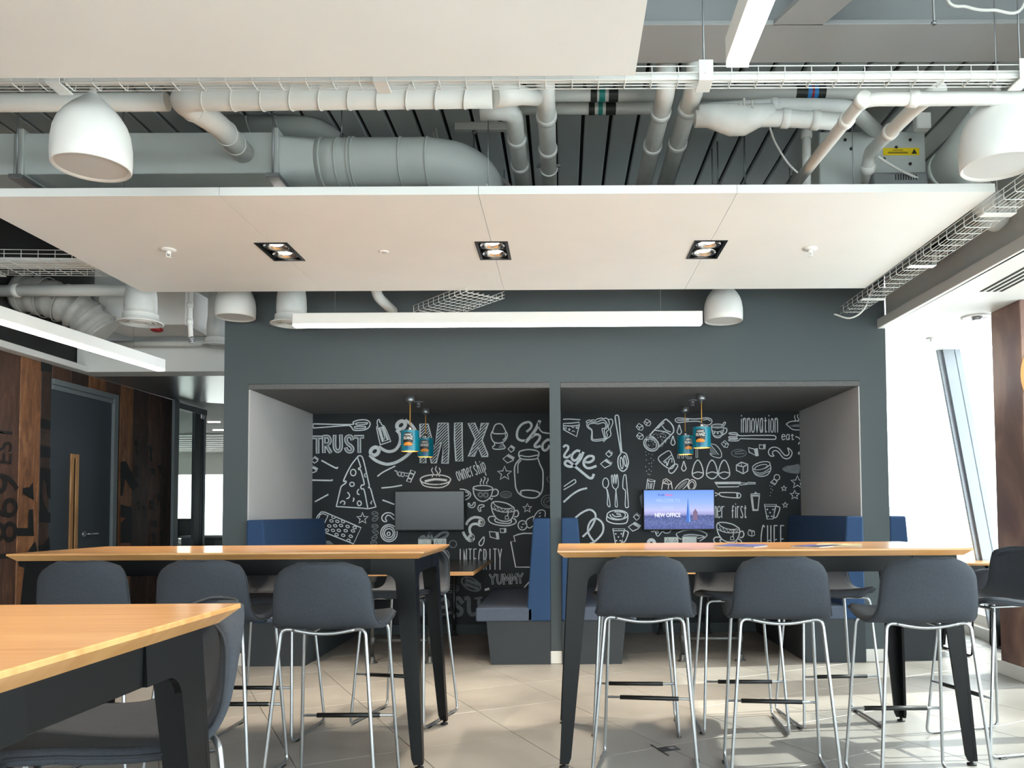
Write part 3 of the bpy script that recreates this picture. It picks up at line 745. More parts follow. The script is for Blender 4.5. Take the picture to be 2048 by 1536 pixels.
# ================================================================ PIPES
def pipe(name, path, r, lab, cat='pipe', mat='pipe', collars=(), fil=None, labels=(), group=None):
    o_ = Vector(path[0]); t = empty(name, o_, 0, lab, cat, group)
    pts = [Vector(p_)-o_ for p_ in path]
    MB().tube(fillet(pts, fil or r*2.2, 6) if len(pts)>2 else pts, r, 16).build('pipe_run', M[mat], t)
    d0 = (pts[-1]-pts[0])
    for s in collars:      # fraction along first-last polyline
        L_ = [0]; 
        for a_,b_ in zip(pts[:-1],pts[1:]): L_.append(L_[-1]+(b_-a_).length)
        x_ = s*L_[-1]
        for i in range(len(pts)-1):
            if L_[i] <= x_ <= L_[i+1]+1e-6:
                dv = (pts[i+1]-pts[i]).normalized(); c_ = pts[i]+dv*(x_-L_[i])
                MB().tube([c_-dv*.022,c_-dv*.018,c_+dv*.018,c_+dv*.022],r+.006,16,rs=[r+.001,r+.007,r+.007,r+.001]).build('collar', M[mat], t); break
    for (x0,x1,mt) in labels:    # bands along the first segment, metres from its start
        dv = (pts[1]-pts[0]).normalized()
        MB().tube([pts[0]+dv*x0,pts[0]+dv*x1],r+.0025,18,caps=False).build('label_band', M[mt], t)
    return t
zpp = 3.3
for (u,v,lab,y0) in ((1025,210,'lagged pipe running back above the raft, nearest the cables',4.06),(1092,210,'lagged pipe with a clip running back above the raft',3.9),(1330,190,'lagged pipe sloping back in front of the slats, first of a pair',3.85),(1385,190,'lagged pipe sloping back in front of the slats, second of a pair',3.8)):
    X_ = atZ(u,v,zpp).x
    tt = pipe('lagged_pipe',([(X_-.17,y0,zpp),(X_,y0,zpp),(X_,6.3,zpp)] if u==1025 else [(X_,y0,ZD),(X_,y0,zpp),(X_,6.3,zpp)]),.048,lab,'pipe','lag',(.2,.34),.09)
    if u == 1092:
        rr_ = [(.053*math.cos(a_),.85,zpp-ZD+.053*math.sin(a_)) for a_ in [math.pi+k*math.pi/10 for k in range(11)]]
        MB().tube(rr_,.005,6).build('pipe_clip', M['pipe'], tt)
        for s in (-1,1): MB().bbox((s*.06-.012,.842,zpp-ZD),(s*.06+.012,.858,zpp-ZD+.02),.002).build('clip_bolt', M['galv'], tt)
def xs_(u,v,Y): return P(u,v,Y).x
def xlab(u0,u1,Y,x0): return (xs_(u0,190,Y)-x0, xs_(u1,190,Y)-x0)
Ya, Yb = 4.25, 4.42
za, zb_ = P(1100,190,Ya).z, P(1100,217,Yb).z
X0 = xs_(955,190,Ya); X1 = xs_(1330,190,Ya)
def bands(lst, Y, x0): return [(xs_(u0,190,Y)-x0, xs_(u1,190,Y)-x0, mt) for (u0,u1,mt) in lst]
pipe('service_pipe',[(X0,Ya,za),(X1,Ya,za)],.035,'labelled pipe with black and teal bands, upper of a pair','pipe','pipe',(),None,
     bands([(963,968,'labelblack'),(969,975,'labelteal'),(984,1004,'labelblack'),(1181,1194,'labelblack'),(1198,1210,'labelteal'),(1217,1236,'labelblack')],Ya,X0))
X0 = xs_(1020,190,Yb)
pipe('service_pipe',[(X0,Yb,zb_),(xs_(1340,190,Yb),Yb,zb_)],.034,'labelled pipe with black and teal bands, lower of a pair','pipe','pipe',(),None,
     bands([(1177,1189,'labelblack'),(1196,1205,'labelteal'),(1211,1231,'labelblack')],Yb,X0))
X0 = xs_(1400,205,4.2)
pipe('service_pipe',[(X0,4.2,P(1500,186,4.2).z),(2.35,4.2,P(1500,186,4.2).z)],.036,'pipe with blue and red flow label above the window end of the raft','pipe','pipe',(),None,
     bands([(1590,1613,'labelblack'),(1613,1621,'labelblue'),(1621,1626,'labelred'),(1626,1634,'labelblue'),(1634,1649,'labelblack')],4.2,X0))
pipe('lagged_pipe',[P(1400,222,4.1),P(1560,212,4.1),P(1700,214,4.1),P(1752,262,4.5)],.04,'lagged pipe bending down towards the fan coil unit','pipe','lag',(.3,))
t = pipe('lagged_pipe',[P(1390,238,3.95),P(1560,236,3.95),P(1690,244,3.95)],.042,'bulging lagged pipe with torn foil wrap','pipe','lag',(.6,.8))
b = MB(); o_ = t.location
cpx = P(1475,228,3.95)-o_
b.tube([cpx+Vector((s,0,dz)) for s,dz in ((-.2,0),(-.12,-.012),(-.03,-.03),(.03,-.03),(.1,-.01),(.18,.008))],.05,18,rs=[.044,.062,.078,.076,.058,.044]); b.build('foil_wrap', M['lag'], t)
for k in range(4):
    q_ = cpx+Vector((.02+.05*(k%2)-.03*k/3, -.06, .02-.012*k)); MB().bbox(q_-Vector((.006,.006,.03)),q_+Vector((.006,.006,.03)),.003).build('torn_wrap', M['flexduct'], t)
# plastic waste pipe at the window end
A = Vector((xb(3.2)+.066,3.2,P(2000,197,3.2).z)); Bq = P(1727,198,3.2); Cq = P(1588,372,4.3)
pipe('waste_pipe',[tuple(A),tuple(Bq),tuple(Cq)],.028,'white plastic waste pipe turning back over the raft','pipe','whitegloss',(.27,.5,.58,.66),.07)
pipe('waste_pipe',[P(1880,178,3.4),P(1830,215,3.6),P(1738,306,4.25),P(1735,372,4.4)],.034,'thicker waste pipe crossing in front of the fan coil unit','pipe','whitegloss',(.5,.9),.06)
pipe('waste_pipe',[P(1613,262,4.4),P(1613,380,4.4)],.024,'short upright waste pipe beside the fan coil unit','pipe','whitegloss',(.06,))
pipe('service_pipe',[(-4.45,3.75,P(100,205,3.75).z),(P(335,205,3.75).x,3.75,P(100,205,3.75).z)],.042,'pale pipe passing behind the big bell speaker','pipe','pipe',())
pipe('service_pipe',[(-2.4,5.6,3.02),(1.9,5.6,3.02)],.06,'pale pipe lying across just above the raft','pipe','duct',())
tt = pipe('service_pipe',[(-4.45,6.2,P(100,581,6.2).z),(P(300,581,6.2).x,6.2,P(100,581,6.2).z)],.046,'grooved steel pipe over the corridor mouth','pipe','pipe',(.15,.92))
pipe('service_pipe',[(-4.2,7.2,P(300,658,7.2).z),(WL-.02,7.2,P(300,658,7.2).z)],.018,'thin pipe above the corridor bulkhead','pipe','pipe',())
pipe('service_pipe',[(-4.2,7.25,P(300,688,7.25).z),(WL-.02,7.25,P(300,688,7.25).z)],.03,'thick pipe resting above the corridor bulkhead','pipe','pipe',(.7,))
p_ = P(379,684,6.45)
t = pipe('sprinkler_drop',[(p_.x,6.45,ZD),(p_.x,6.45,p_.z+.17),(p_.x+.012,6.45,p_.z+.03)],.018,'sprinkler drop pipe hanging over the corridor','pipe','whitegloss',(.72,.86))
MB().lathe([(.022,.0),(.016,.03),(.012,-.02),(.02,-.03)],(p_.x+.012-t.location.x,0,p_.z-t.location.z+.02),12).build('nozzle', M['galv'], t)
p_ = P(752,590,6.1)
pipe('service_pipe',[(p_.x-.02,5.95,ZD),tuple(p_),tuple(P(786,622,6.4))],.04,'short stub of pipe angled above the linear pendant','pipe','pipe',(.1,))
t = empty('flexible_duct', P(90,600,6.5), 0, 'crumpled flexible duct sagging over the corridor', 'air duct')
o_ = Vector(t.location); pth = catmull([P(40,585,6.5)-o_,P(110,600,6.5)-o_,P(165,628,6.55)-o_,P(205,668,6.6)-o_],False,8)
MB().tube(pth,.16,18,rs=[.15+.012*math.sin(i*1.9) for i in range(len(pth))]).build('hose', M['flexduct'], t)
for k in range(2,len(pth)-1,4):
    dv=(pth[k+1]-pth[k-1]).normalized(); N_=dv.orthogonal().normalized(); B_=dv.cross(N_)
    MB().tube([pth[k]+(N_*math.cos(a_)+B_*math.sin(a_))*.166 for a_ in [2*math.pi*i/20 for i in range(20)]],.004,5,True).build('wire_rib', M['flexduct'], t)
t = empty('flexible_duct', P(1985,430,4.7), 0, 'lagged duct end drooping behind the basket tray by the bulkhead', 'air duct')
o_ = Vector(t.location); MB().tube(catmull([P(1900,330,4.5)-o_,P(1950,380,4.6)-o_,P(1985,420,4.7)-o_,P(1992,462,4.75)-o_],False,6),.09,18,rs=[.085]*15+[.08,.07,.05,.02]).build('hose', M['lag'], t)
t = empty('round_duct', P(1935,300,4.2), 0, 'big pale round duct behind the bell speaker by the windows', 'air duct')
o_ = Vector(t.location); MB().tube([P(1900,350,4.3)-o_,P(1940,300,4.15)-o_,P(1985,245,4.0)-o_],.13,24).build('duct_run', M['duct'], t)
MB().tube([P(1903,346,4.29)-o_,P(1907,341,4.27)-o_],.137,24).build('band', M['duct'], t)
# ================================================================ FAN COIL UNITS, BEAMS, SUNDRIES
fy = 4.5; fa, fb = P(1640,366,fy), P(1850,262,fy)
t = empty('fan_coil_unit', ((fa.x+fb.x)/2,fy+.25,fa.z), 0, 'grey fan coil unit carrying a yellow warning label', 'fan coil unit')
hw = (fb.x-fa.x)/2; hh = fb.z-fa.z
MB().bbox((-hw,-.25,-.06),(hw,.3,hh),.006).build('casing', M['duct'], t)
for (u,v) in ((1690,280),(1702,298),(1820,280),(1820,328),(1768,318),(1792,295)):
    q_ = P(u,v,fy); MB().lathe([(.009,-.003),(.009,.003)],(q_.x-t.location.x,-.252,q_.z-fa.z),10,'Y').build('screw_hole', M['dark'], t)
l0, l1 = P(1766,311,fy), P(1838,296,fy)
lb = MB().bbox((l0.x-t.location.x,-.254,l0.z-fa.z),(l1.x-t.location.x,-.25,l1.z-fa.z),.001).build('warning_label', M['yellow'], t)
wx = (l0.x+l1.x)/2-t.location.x; wz = (l0.z+l1.z)/2-fa.z
for dz,wd in ((.008,.03),(-.004,.055),(-.01,.06)): MB().box((wx-.02-wd,-.2548,wz+dz-.0015),(wx-.02+wd,-.2542,wz+dz+.0015)).build('label_print', M['labelblack'], lb)
tri = MB(); cxx = l1.x-t.location.x-.03; tri.prism([(cxx-.016,wz-.014),(cxx+.016,wz-.014),(cxx,wz+.015)], lambda a_,b_,d_:(a_,d_,b_), -.2548,-.2542); tri.build('label_print', M['labelblack'], lb)
g0 = P(1740,366,4.3); t2 = empty('drip_tray', (P(1800,366,4.3).x,4.34,g0.z), 0, 'galvanised louvred tray under the fan coil unit', 'tray')
MB().bbox((-.15,-.05,-.03),(.15,.1,.055),.006).build('tray_body', M['galv'], t2)
for k in range(9): MB().box((-.03+k*.014,-.0525,.012),(-.024+k*.014,-.0495,.042)).build('louvre', M['dark'], t2)
q_ = P(1845,243,4.3)
t = empty('junction_box', q_, 0, 'small square junction box above the fan coil unit', 'junction box'); MB().bbox((-.04,-.02,-.045),(.04,.03,.045),.004).build('box_body', M['pipe'], t); MB().bbox((-.036,-.024,-.04),(.036,-.02,.04),.002).build('cover', M['pipe'], t)
fy = 6.75; fa, fb = P(195,650,fy), P(372,590,fy)
t = empty('fan_coil_unit', ((fa.x+fb.x)/2,fy+.2,fa.z), 0, 'white fan coil unit over the corridor mouth', 'fan coil unit')
MB().bbox((-(fb.x-fa.x)/2,-.2,0),((fb.x-fa.x)/2,.25,.34),.006).build('casing', M['white'], t)
MB().lathe([(.03,0),(.05,.01),(.05,.03)],(.06,-.06,-.03),16).build('spigot_collar', M['red'], t)
MB().bbox((-.3,-.205,.04),(.1,-.198,.26),.003).build('access_panel', M['whitegloss'], t)
# steel beams
bz = 3.38; by0, by1 = atZ(1700,48,bz).y, atZ(1700,125,bz).y
t = empty('steel_beam', (0,(by0+by1)/2,bz), 0, 'painted steel beam crossing overhead from side to side', 'beam'); hy = (by1-by0)/2
MB().bbox((-4.4,-hy,0),(xb(3.6)+.06,hy,.022),.003).build('bottom_flange', M['beam'], t); MB().bbox((-4.4,-.012,.022),(xb(3.6)+.06,.012,ZD-bz),.002).build('web', M['beam'], t)
a_, b_, c_, d_ = [atZ(u,v,bz+.001) for (u,v) in ((1545,50),(1645,50),(1712,-6),(1606,-6))]
t = empty('steel_beam', (a_.x,a_.y,bz), 0, 'short raking steel beam joining the overhead beam', 'beam')
ext = (d_-a_)*3
MB().prism([(0,0),(b_.x-a_.x,b_.y-a_.y),(b_.x-a_.x+ext.x,b_.y-a_.y+ext.y),(ext.x,ext.y)][::-1], lambda p,q,d:(p,q,d), 0,.022).build('bottom_flange', M['beam'], t)
mx_ = (b_-a_)*.5; MB().prism([(mx_.x-.012,mx_.y),(mx_.x+.012,mx_.y),(mx_.x+.012+ext.x,mx_.y+ext.y),(mx_.x-.012+ext.x,mx_.y+ext.y)][::-1], lambda p,q,d:(p,q,d), .022,ZD-bz).build('web', M['beam'], t)
t = empty('steel_bracket', (2.4,5.5,2.93), 0, 'dark steel plate bracket against the window bulkhead', 'bracket')
MB().prism([(-.15,-.25),(.2,-.25),(.2,.05),(.08,.28),(-.15,.28)], lambda p,q,d:(p,q,d), 0,.03).build('plate', M['slate_low'], t); MB().bbox((.17,-.25,.03),(.2,.05,.12),.003).build('upstand', M['slate_low'], t); MB().tube([(0,0,.03),(0,0,ZD-2.93)],.006,6).build('threaded_rod', M['galv'], t)
# strut channel with rod, cables
q0, q1 = P(910,262,4.85), P(1018,262,4.85)
t = empty('strut_channel', ((q0.x+q1.x)/2,4.85,q0.z), 0, 'short pale strut channel fixed below the slats', 'channel'); hw=(q1.x-q0.x)/2
MB().bbox((-hw,-.02,0),(hw,.02,.05),.003).build('channel', M['pipe'], t); MB().tube([(-.05,0,0),(-.05,0,-.45)],.006,8).build('threaded_rod', M['galv'], t); MB().lathe([(.014,-.02),(.014,.0)],(-.05,0,0),6).build('nut', M['galv'], t)
def cable(pts, r, lab, mat='pipe'):
    o_ = Vector(pts[0]); t = MB().tube(catmull([Vector(p)-o_ for p in pts],False,8), r, 6).build('hanging_cable', M[mat]); t.location = o_
    tag(t, lab, 'cable')
cable([P(868,225,4.9),P(876,280,4.9),P(892,330,4.9),P(905,385,4.9)],.006,'thin grey cable drooping from the slats, shorter one')
cable([P(872,222,4.95),P(866,260,4.95),P(885,320,4.95),P(902,385,4.95)],.008,'thick grey cable drooping from the slats')
cable([P(790,320,5.1),P(900,318,5.1),P(970,330,5.1),P(1020,372,5.1)],.011,'pale hose arching down onto the raft, outer one')
cable([P(850,322,5.2),P(940,328,5.2),P(985,350,5.2),P(1006,380,5.2)],.009,'pale hose arching down onto the raft, inner one')
cable([P(905,368,4.6),P(940,356,4.6),P(970,366,4.6),P(985,392,4.6)],.009,'pale hose looped just above the raft edge')
cable([P(1535,236,4.2),P(1548,280,4.25),P(1575,325,4.3),P(1602,352,4.35)],.006,'white cable curving down to the waste pipe')
cable([(P(1880,-30,3.0).x,3.0,ZD),P(1890,-14,3.0),P(1935,14,3.0),P(1985,20,3.0),P(2050,4,3.0),(P(2075,0,3.0).x,3.0,ZD)],.006,'white cable sagging across the top corner by the windows')
cable([P(1755,312,4.2),P(1790,335,4.25),P(1838,358,4.3)],.008,'white cable crossing the fan coil unit face')
cable([P(1668,628,6.2),P(1700,636,6.15),P(1728,618,6.1),P(1746,572,6.05)],.007,'white cable looped off the end of the basket tray')
for (u,v,Y,lab) in ((683,275,4.6,'threaded rod above the round duct'),(1490,372,4.9,'threaded rod dropping to the raft past the lagged wrap'),(1425,372,5.2,'thin threaded rod dropping to the raft, left of another'),(1436,372,5.1,'thin threaded rod dropping to the raft, right of another'),(1868,50,3.1,'threaded rod hanging at the top corner by the windows')):
    q_ = P(u,v,Y); o = MB().tube([(0,0,0),(0,0,ZD-q_.z)],.005,6).lathe([(.012,.0),(.012,.012)],(0,0,0),6).build('hanger_rod', M['galv']); o.location = q_; tag(o, lab, 'rod')
# ================================================================ STOOLS
def shell_parts():
    prof = [(.222,.742),(.212,.764),(.185,.772),(.13,.768),(.06,.760),(-.02,.754),(-.09,.757),(-.145,.775),(-.178,.81),(-.196,.86),(-.208,.915),(-.218,.965),(-.224,1.008)]
    P2 = catmull([Vector((0,a,b)) for a,b in prof], False, 4)
    m = len(P2); nu = 14
    Ls = [0.]
    for a,b in zip(P2[:-1],P2[1:]): Ls.append(Ls[-1]+(b-a).length)
    T = Ls[-1]
    def width(s):
        k = [(0,.19),(.08,.212),(.25,.226),(.45,.226),(.56,.218),(.66,.20),(.8,.19),(1.0,.178)]
        for (a,wa),(b,wb_) in zip(k[:-1],k[1:]):
            if a <= s <= b: w = wa+(wb_-wa)*(s-a)/(b-a); break
        # rounded corners at both ends
        for e,rad in ((s*T,.10),((1-s)*T,.07)):
            if e < rad: w -= rad*(1-math.sqrt(max(0,1-((rad-e)/rad)**2)))*.8
        return w
    grid = []
    for i,p in enumerate(P2):
        s = Ls[i]/T; w = width(s); row = []
        for j in range(nu+1):
            u = -1+2*j/nu; up = abs(u)**2.4
            dz = .022*up*max(0,1-s*1.7)*(.4+.6*min(1,s*5)) ; dy = .055*up*max(0,(s-.42))*1.6
            t_ = min(1,max(0,(s-.68)/.32)); row.append(Vector((u*w, p.y+dy, p.z+dz-.034*abs(u)**2.0*t_)))
        grid.append(row)
    def normal(i,j):
        a = grid[min(i+1,m-1)][j]-grid[max(i-1,0)][j]; b = grid[i][min(j+1,nu)]-grid[i][max(j-1,0)]
        return a.cross(b).normalized()
    th = .03
    inner = [[grid[i][j] for j in range(nu+1)] for i in range(m)]
    outer = [[grid[i][j] + normal(i,j)*th*(1 if True else 0) for j in range(nu+1)] for i in range(m)]
    # make sure outer is below the seat
    if outer[m//4][nu//2].z > inner[m//4][nu//2].z:
        outer = [[grid[i][j] - normal(i,j)*th for j in range(nu+1)] for i in range(m)]
    b = MB(); W_ = nu+1
    vs = [p for r in inner for p in r] + [p for r in outer for p in r]; o = m*W_
    fs = []
    for i in range(m-1):
        for j in range(nu):
            q = (i*W_+j,(i)*W_+j+1,(i+1)*W_+j+1,(i+1)*W_+j)
            fs.append(q); fs.append(tuple(o+k for k in q[::-1]))
    rim = [(0,j) for j in range(nu)] + [(i,nu) for i in range(m-1)] + [(m-1,j) for j in range(nu,0,-1)] + [(i,0) for i in range(m-1,0,-1)]
    n = len(rim); mid = []
    cen = Vector((0,-.05,.85))
    for (i,j) in rim:
        a_ = inner[i][j]; b_ = outer[i][j]; c_ = (a_+b_)/2
        out = (inner[i][j]-inner[min(max(i,3),m-4)][min(max(j,3),nu-3)]); out = out.normalized() if out.length>1e-6 else Vector((0,0,0))
        mid.append(c_+out*.011)
    mo = len(vs); vs += mid
    for k in range(n):
        i0,j0 = rim[k]; i1,j1 = rim[(k+1)%n]
        a_,b_ = i0*W_+j0, i1*W_+j1; l = (k+1)%n
        fs.append((a_,mo+k,mo+l,b_)); fs.append((mo+k,o+a_,o+b_,mo+l))
    b.add(vs, fs, True)
    pip = MB().tube([p for p in mid],.0035,5,True)
    return b, pip
_sh, _pi = shell_parts()
def flipcheck(me):
    import bmesh
    bm = bmesh.new(); bm.from_mesh(me); bmesh.ops.recalc_face_normals(bm, faces=bm.faces); bm.to_mesh(me); bm.free(); return me
def make_stool(name, cat, drop=0.0, metal='chrome', fab='fabric', foot=True):
    t = empty(name, (0,0,0), 0, 'x', cat)
    D = Vector((0,0,-drop))
    me = flipcheck(_sh.mesh('upholstered_shell', M[fab]));  sh = link('upholstered_shell', me, t, Matrix.Translation(D))
    link('piping', _pi.mesh('piping', M['piping']), sh)
    r = .0078
    for s in (-1,1):
        path = [(s*.05,-.15,.722-drop),(s*.176,-.172,.742-drop),(s*.238,-.232,.011),(s*.228,.238,.011),(s*.192,.158,.722-drop),(s*.05,.14,.724-drop)]
        MB().tube(fillet(path,.035,5),r,10).build('leg_loop', M[metal], t)
        for yy in (-.16,.17): MB().bbox((s*.234-.009,yy-.02,0),(s*.234+.009,yy+.02,.006),.002).build('floor_glide', M['blackplastic'], t)
    MB().tube(catmull([(-.13,-.168,.735-drop),(-.06,-.166,.722-drop),(0,-.165,.718-drop),(.06,-.166,.722-drop),(.13,-.168,.735-drop)],False,5),r,10).build('rear_bar', M[metal], t)
    for s in (-1,1):
        MB().tube(fillet([(s*.09,-.163,.726-drop),(s*.075,-.11,.716-drop),(s*.075,.1,.716-drop),(s*.08,.14,.722-drop)],.02,3),.006,8).build('seat_bracket', M[metal], t)
    if foot:
        k = (.722-.29)/(.722-.011); fx = .192+(.228-.192)*k; fyy = .158+(.238-.158)*k
        f = MB().tube([(-fx,fyy,.29),(fx,fyy,.29)],.006,10).build('footrest', M[metal], t)
        MB().tube([(-fx*.68,fyy,.29),(fx*.68,fyy,.29)],.011,12).build('footrest_sleeve', M['blackplastic'], f)
    return t
proto = None
def stool(x, y, deg, lab, group='silver framed bar stools', cat='bar stool', src=None):
    """deg: 0 = sitter faces away from the viewer (+Y), counter-clockwise positive"""
    global proto
    if src is None:
        if proto is None: proto = o = make_stool('bar_stool','bar stool')
        else: o = copy_tree(proto)
    else: o = src
    o.location = (x,y,0); o.rotation_euler = (0,0,math.radians(deg)); tag(o, lab, cat, group); return o
stool(.39,3.83,-9,'bar stool pushed in at the window side table, nearest the dividing gap')
stool(.985,3.74,-7,'bar stool pushed in at the window side table, middle of its row')
stool(1.55,3.59,-1,'bar stool pulled out at the window side table, overlapping its raked corner leg')
stool(-1.0,3.53,-1,'bar stool pulled out at the corridor side table, nearest the dividing gap')
stool(-1.60,3.76,-2,'bar stool pushed in at the corridor side table, middle of its row')
stool(-2.13,3.76,-2,'bar stool pushed in at the corridor side table, nearest the plank wall')
stool(-.95,4.83,165,'bar stool on the booth side of the corridor side table, turned beside the corner leg')
stool(-1.66,4.54,177,'bar stool on the booth side of the corridor side table, hidden behind the row')
stool(.40,4.575,176,'bar stool on the booth side of the window side table, behind the first stool')
stool(.99,4.605,178,'bar stool on the booth side of the window side table, seat showing between two backs')
stool(1.54,4.725,183,'bar stool on the booth side of the window side table, nearest the blue bench')
stool(2.25,4.23,104,'bar stool standing at the window end of the table, facing along it')
stool(-.98,1.78,124,'bar stool in the foreground seen through the near table legs')

# ================================================================ BAR TABLES
TH = 1.035
def bar_table(x0, x1, y0, y1, lab):
    cx_, cy_ = (x0+x1)/2, (y0+y1)/2; hx, hy = (x1-x0)/2, (y1-y0)/2
    t = empty('bar_table', (cx_,cy_,0), 0, lab, 'bar table', 'oak topped bar tables')
    bvl = .032; th = .036
    top = MB()
    lv = [(hx-.001,hy-.001,TH),(hx,hy,TH-.002),(hx,hy,TH-.009),(hx-bvl,hy-bvl,TH-th)]
    vs = []
    for (a,b,z) in lv: vs += [(-a,-b,z),(a,-b,z),(a,b,z),(-a,b,z)]
    fs = [(0,1,2,3),(15,14,13,12)]
    for i in range(3):
        for k in range(4):
            l = (k+1)%4; fs.append((i*4+k,(i+1)*4+k,(i+1)*4+l,i*4+l))
    top.add(vs,fs); top.build('tabletop', M['oak'], t)
    zt = TH-th; ins = .055; ap = .078; pl = .014
    for sx in (-1,1):
        for sy in (-1,1):
            b = MB()
            def fx(a,z,d): return (sx*(hx-ins-a), sy*(hy-ins-d), z)     # front plate, a inward along x
            def fyp(a,z,d): return (sx*(hx-ins-d), sy*(hy-ins-a), z)    # side plate
            spl = -.05     # foot splays outwards
            w0, w1, rad = .105, .055, .05
            n_ = 6
            arc = [(w0+.045+rad*(1-math.cos(k*math.pi/2/n_))*0, 0) for k in range(0)]
            z_ap = zt-ap
            pol = [(0,zt),(w0+.11,zt),(w0+.11,z_ap)]
            for k in range(n_+1):
                an = k/n_*math.pi/2
                pol.append((w0-.015+rad*(1-math.sin(an))*1.0, z_ap-rad*(1-math.cos(an))))
            pol += [(spl+w1,.05),(spl+w1-.012,.022),(spl,.022)]
            b.prism(pol, fx, 0, pl); b.prism([(a if a>=0 else a,z) for a,z in pol], fyp, 0, pl)
            # lean both plates outwards together
            leg = MB(); leg.f = b.f; leg.sm = b.sm
            for (X_,Y_,Z_) in b.v:
                k = max(0,(zt-Z_)/zt); leg.v.append((X_ , Y_, Z_))
            half = len(b.v)//2
            for i in range(len(leg.v)):
                X_,Y_,Z_ = leg.v[i]; k = max(0,(zt-Z_)/zt)*.05
                if i < half: leg.v[i] = (X_, Y_+sy*k, Z_)
                else: leg.v[i] = (X_+sx*k, Y_, Z_)
            me = flipcheck(leg.mesh('leg', M['blackmetal'])); lo = link('leg', me, t)
            MB().lathe([(.022,0),(.022,.008),(.008,.012),(.008,.05)],(sx*(hx-ins+.03),sy*(hy-ins+.03),0),14).build('levelling_foot', M['blackplastic'], lo)
    for s in (-1,1):
        MB().bbox((-hx+ins+.215,s*(hy-ins-.009)-.006,zt-ap),(hx-ins-.215,s*(hy-ins-.009)+.006,zt),.002).build('apron', M['blackmetal'], t)
        MB().bbox((s*(hx-ins-.009)-.006,-hy+ins+.215,zt-ap),(s*(hx-ins-.009)+.006,hy-ins-.215,zt),.002).build('apron', M['blackmetal'], t)
    return t
bar_table(-2.67,-.67,3.85,4.70,'oak bar table with black legs on the corridor side')
bar_table(-.03,1.97,3.85,4.70,'oak bar table with black legs and magazines on the window side')
bar_table(-2.67,-.67,.82,1.67,'oak bar table with black legs in the near foreground')
# magazines
M['mag1'] = paint('magazine_cover_purple', (90,92,150), .35, .5, 9); M['mag2'] = paint('magazine_cover_pale', (190,180,140), .35, .4, 14); M['paper'] = paint('magazine_pages', (226,222,214), .7, .02, 30)
def magazine(u,v,rz,lab,mat,group='magazines on the bar table'):
    p = atZ(u,v,TH); t = empty('magazine', (p.x,p.y,TH), rz, lab, 'magazine', group)
    MB().bbox((-.08,-.11,.0005),(.08,.11,.004),.0008).build('pages', M['paper'], t)
    cv = MB(); n_=10; vs=[]; 
    for i in range(n_+1):
        x_ = -.082+.164*i/n_; z_ = .0045+.005*(i/n_)**3
        vs += [(x_,-.112,z_),(x_,.112,z_),(x_,-.112,z_+.0008),(x_,.112,z_+.0008)]
    fs=[]
    for i in range(n_):
        a=i*4; fs += [(a,a+1,a+5,a+4),(a+2,a+6,a+7,a+3),(a,a+4,a+6,a+2),(a+1,a+3,a+7,a+5)]
    fs += [(0,2,3,1),(n_*4,n_*4+1,n_*4+3,n_*4+2)]
    cv.add(vs,fs).build('cover', M[mat], t)
magazine(1482,1093,.9,'open purple magazine on the window side bar table','mag1')
magazine(1632,1093,-.8,'purple leaflet lying flat nearer the window end of the table','mag1')
magazine(1678,1092,1.2,'pale covered magazine overlapping a purple leaflet','mag2')

# ================================================================ BOOTH BENCHES AND TABLES
def bench(xw, sgn, lab, y0=DF-.05, y1=DB-.02, depth=.6):
    """xw: wall side x; sgn: +1 seat extends to +x"""
    t = empty('booth_bench', (xw+sgn*depth/2,(y0+y1)/2,0), 0, lab, 'bench', 'blue upholstered booth benches')
    ox, oy = t.location.x, t.location.y
    def pr(poly, nm, mat, a=y0, b=y1, bev=True):
        m_ = MB(); m_.prism([(xw+sgn*p-ox,q) for p,q in poly], lambda p,q,d:(p,d-oy,q), a, b)
        o = link(nm, flipcheck(m_.mesh(nm, mat)), t)
        if bev:
            md = o.modifiers.new('round','BEVEL'); md.width=.014; md.segments=3; md.limit_method='ANGLE'
        return o
    pr([(.002,0),(depth-.12,0),(depth-.085,.345),(.002,.345)],'plinth',M['slate_low'],y0+.01,y1,False)
    pr([(.14,.345),(depth,.345),(depth,.455),(.14,.455)],'seat_cushion',M['greyblue'])
    pr([(.002,.345),(.19,.345),(.185,.5),(.135,1.17),(.002,1.17)],'backrest',M['blue'])
    return t
bench(AL+.012,1,'blue bench against the pale side wall in the blank screen booth')
bench(DL,-1,'blue bench backing onto the divider in the blank screen booth')
bench(DR,1,'blue bench backing onto the divider in the lit screen booth')
bench(AR-.012,-1,'blue bench against the pale side wall in the lit screen booth')
bench(WR,1,'blue bench outside the slate wall on its window side', DF+.0, 7.3, .5)
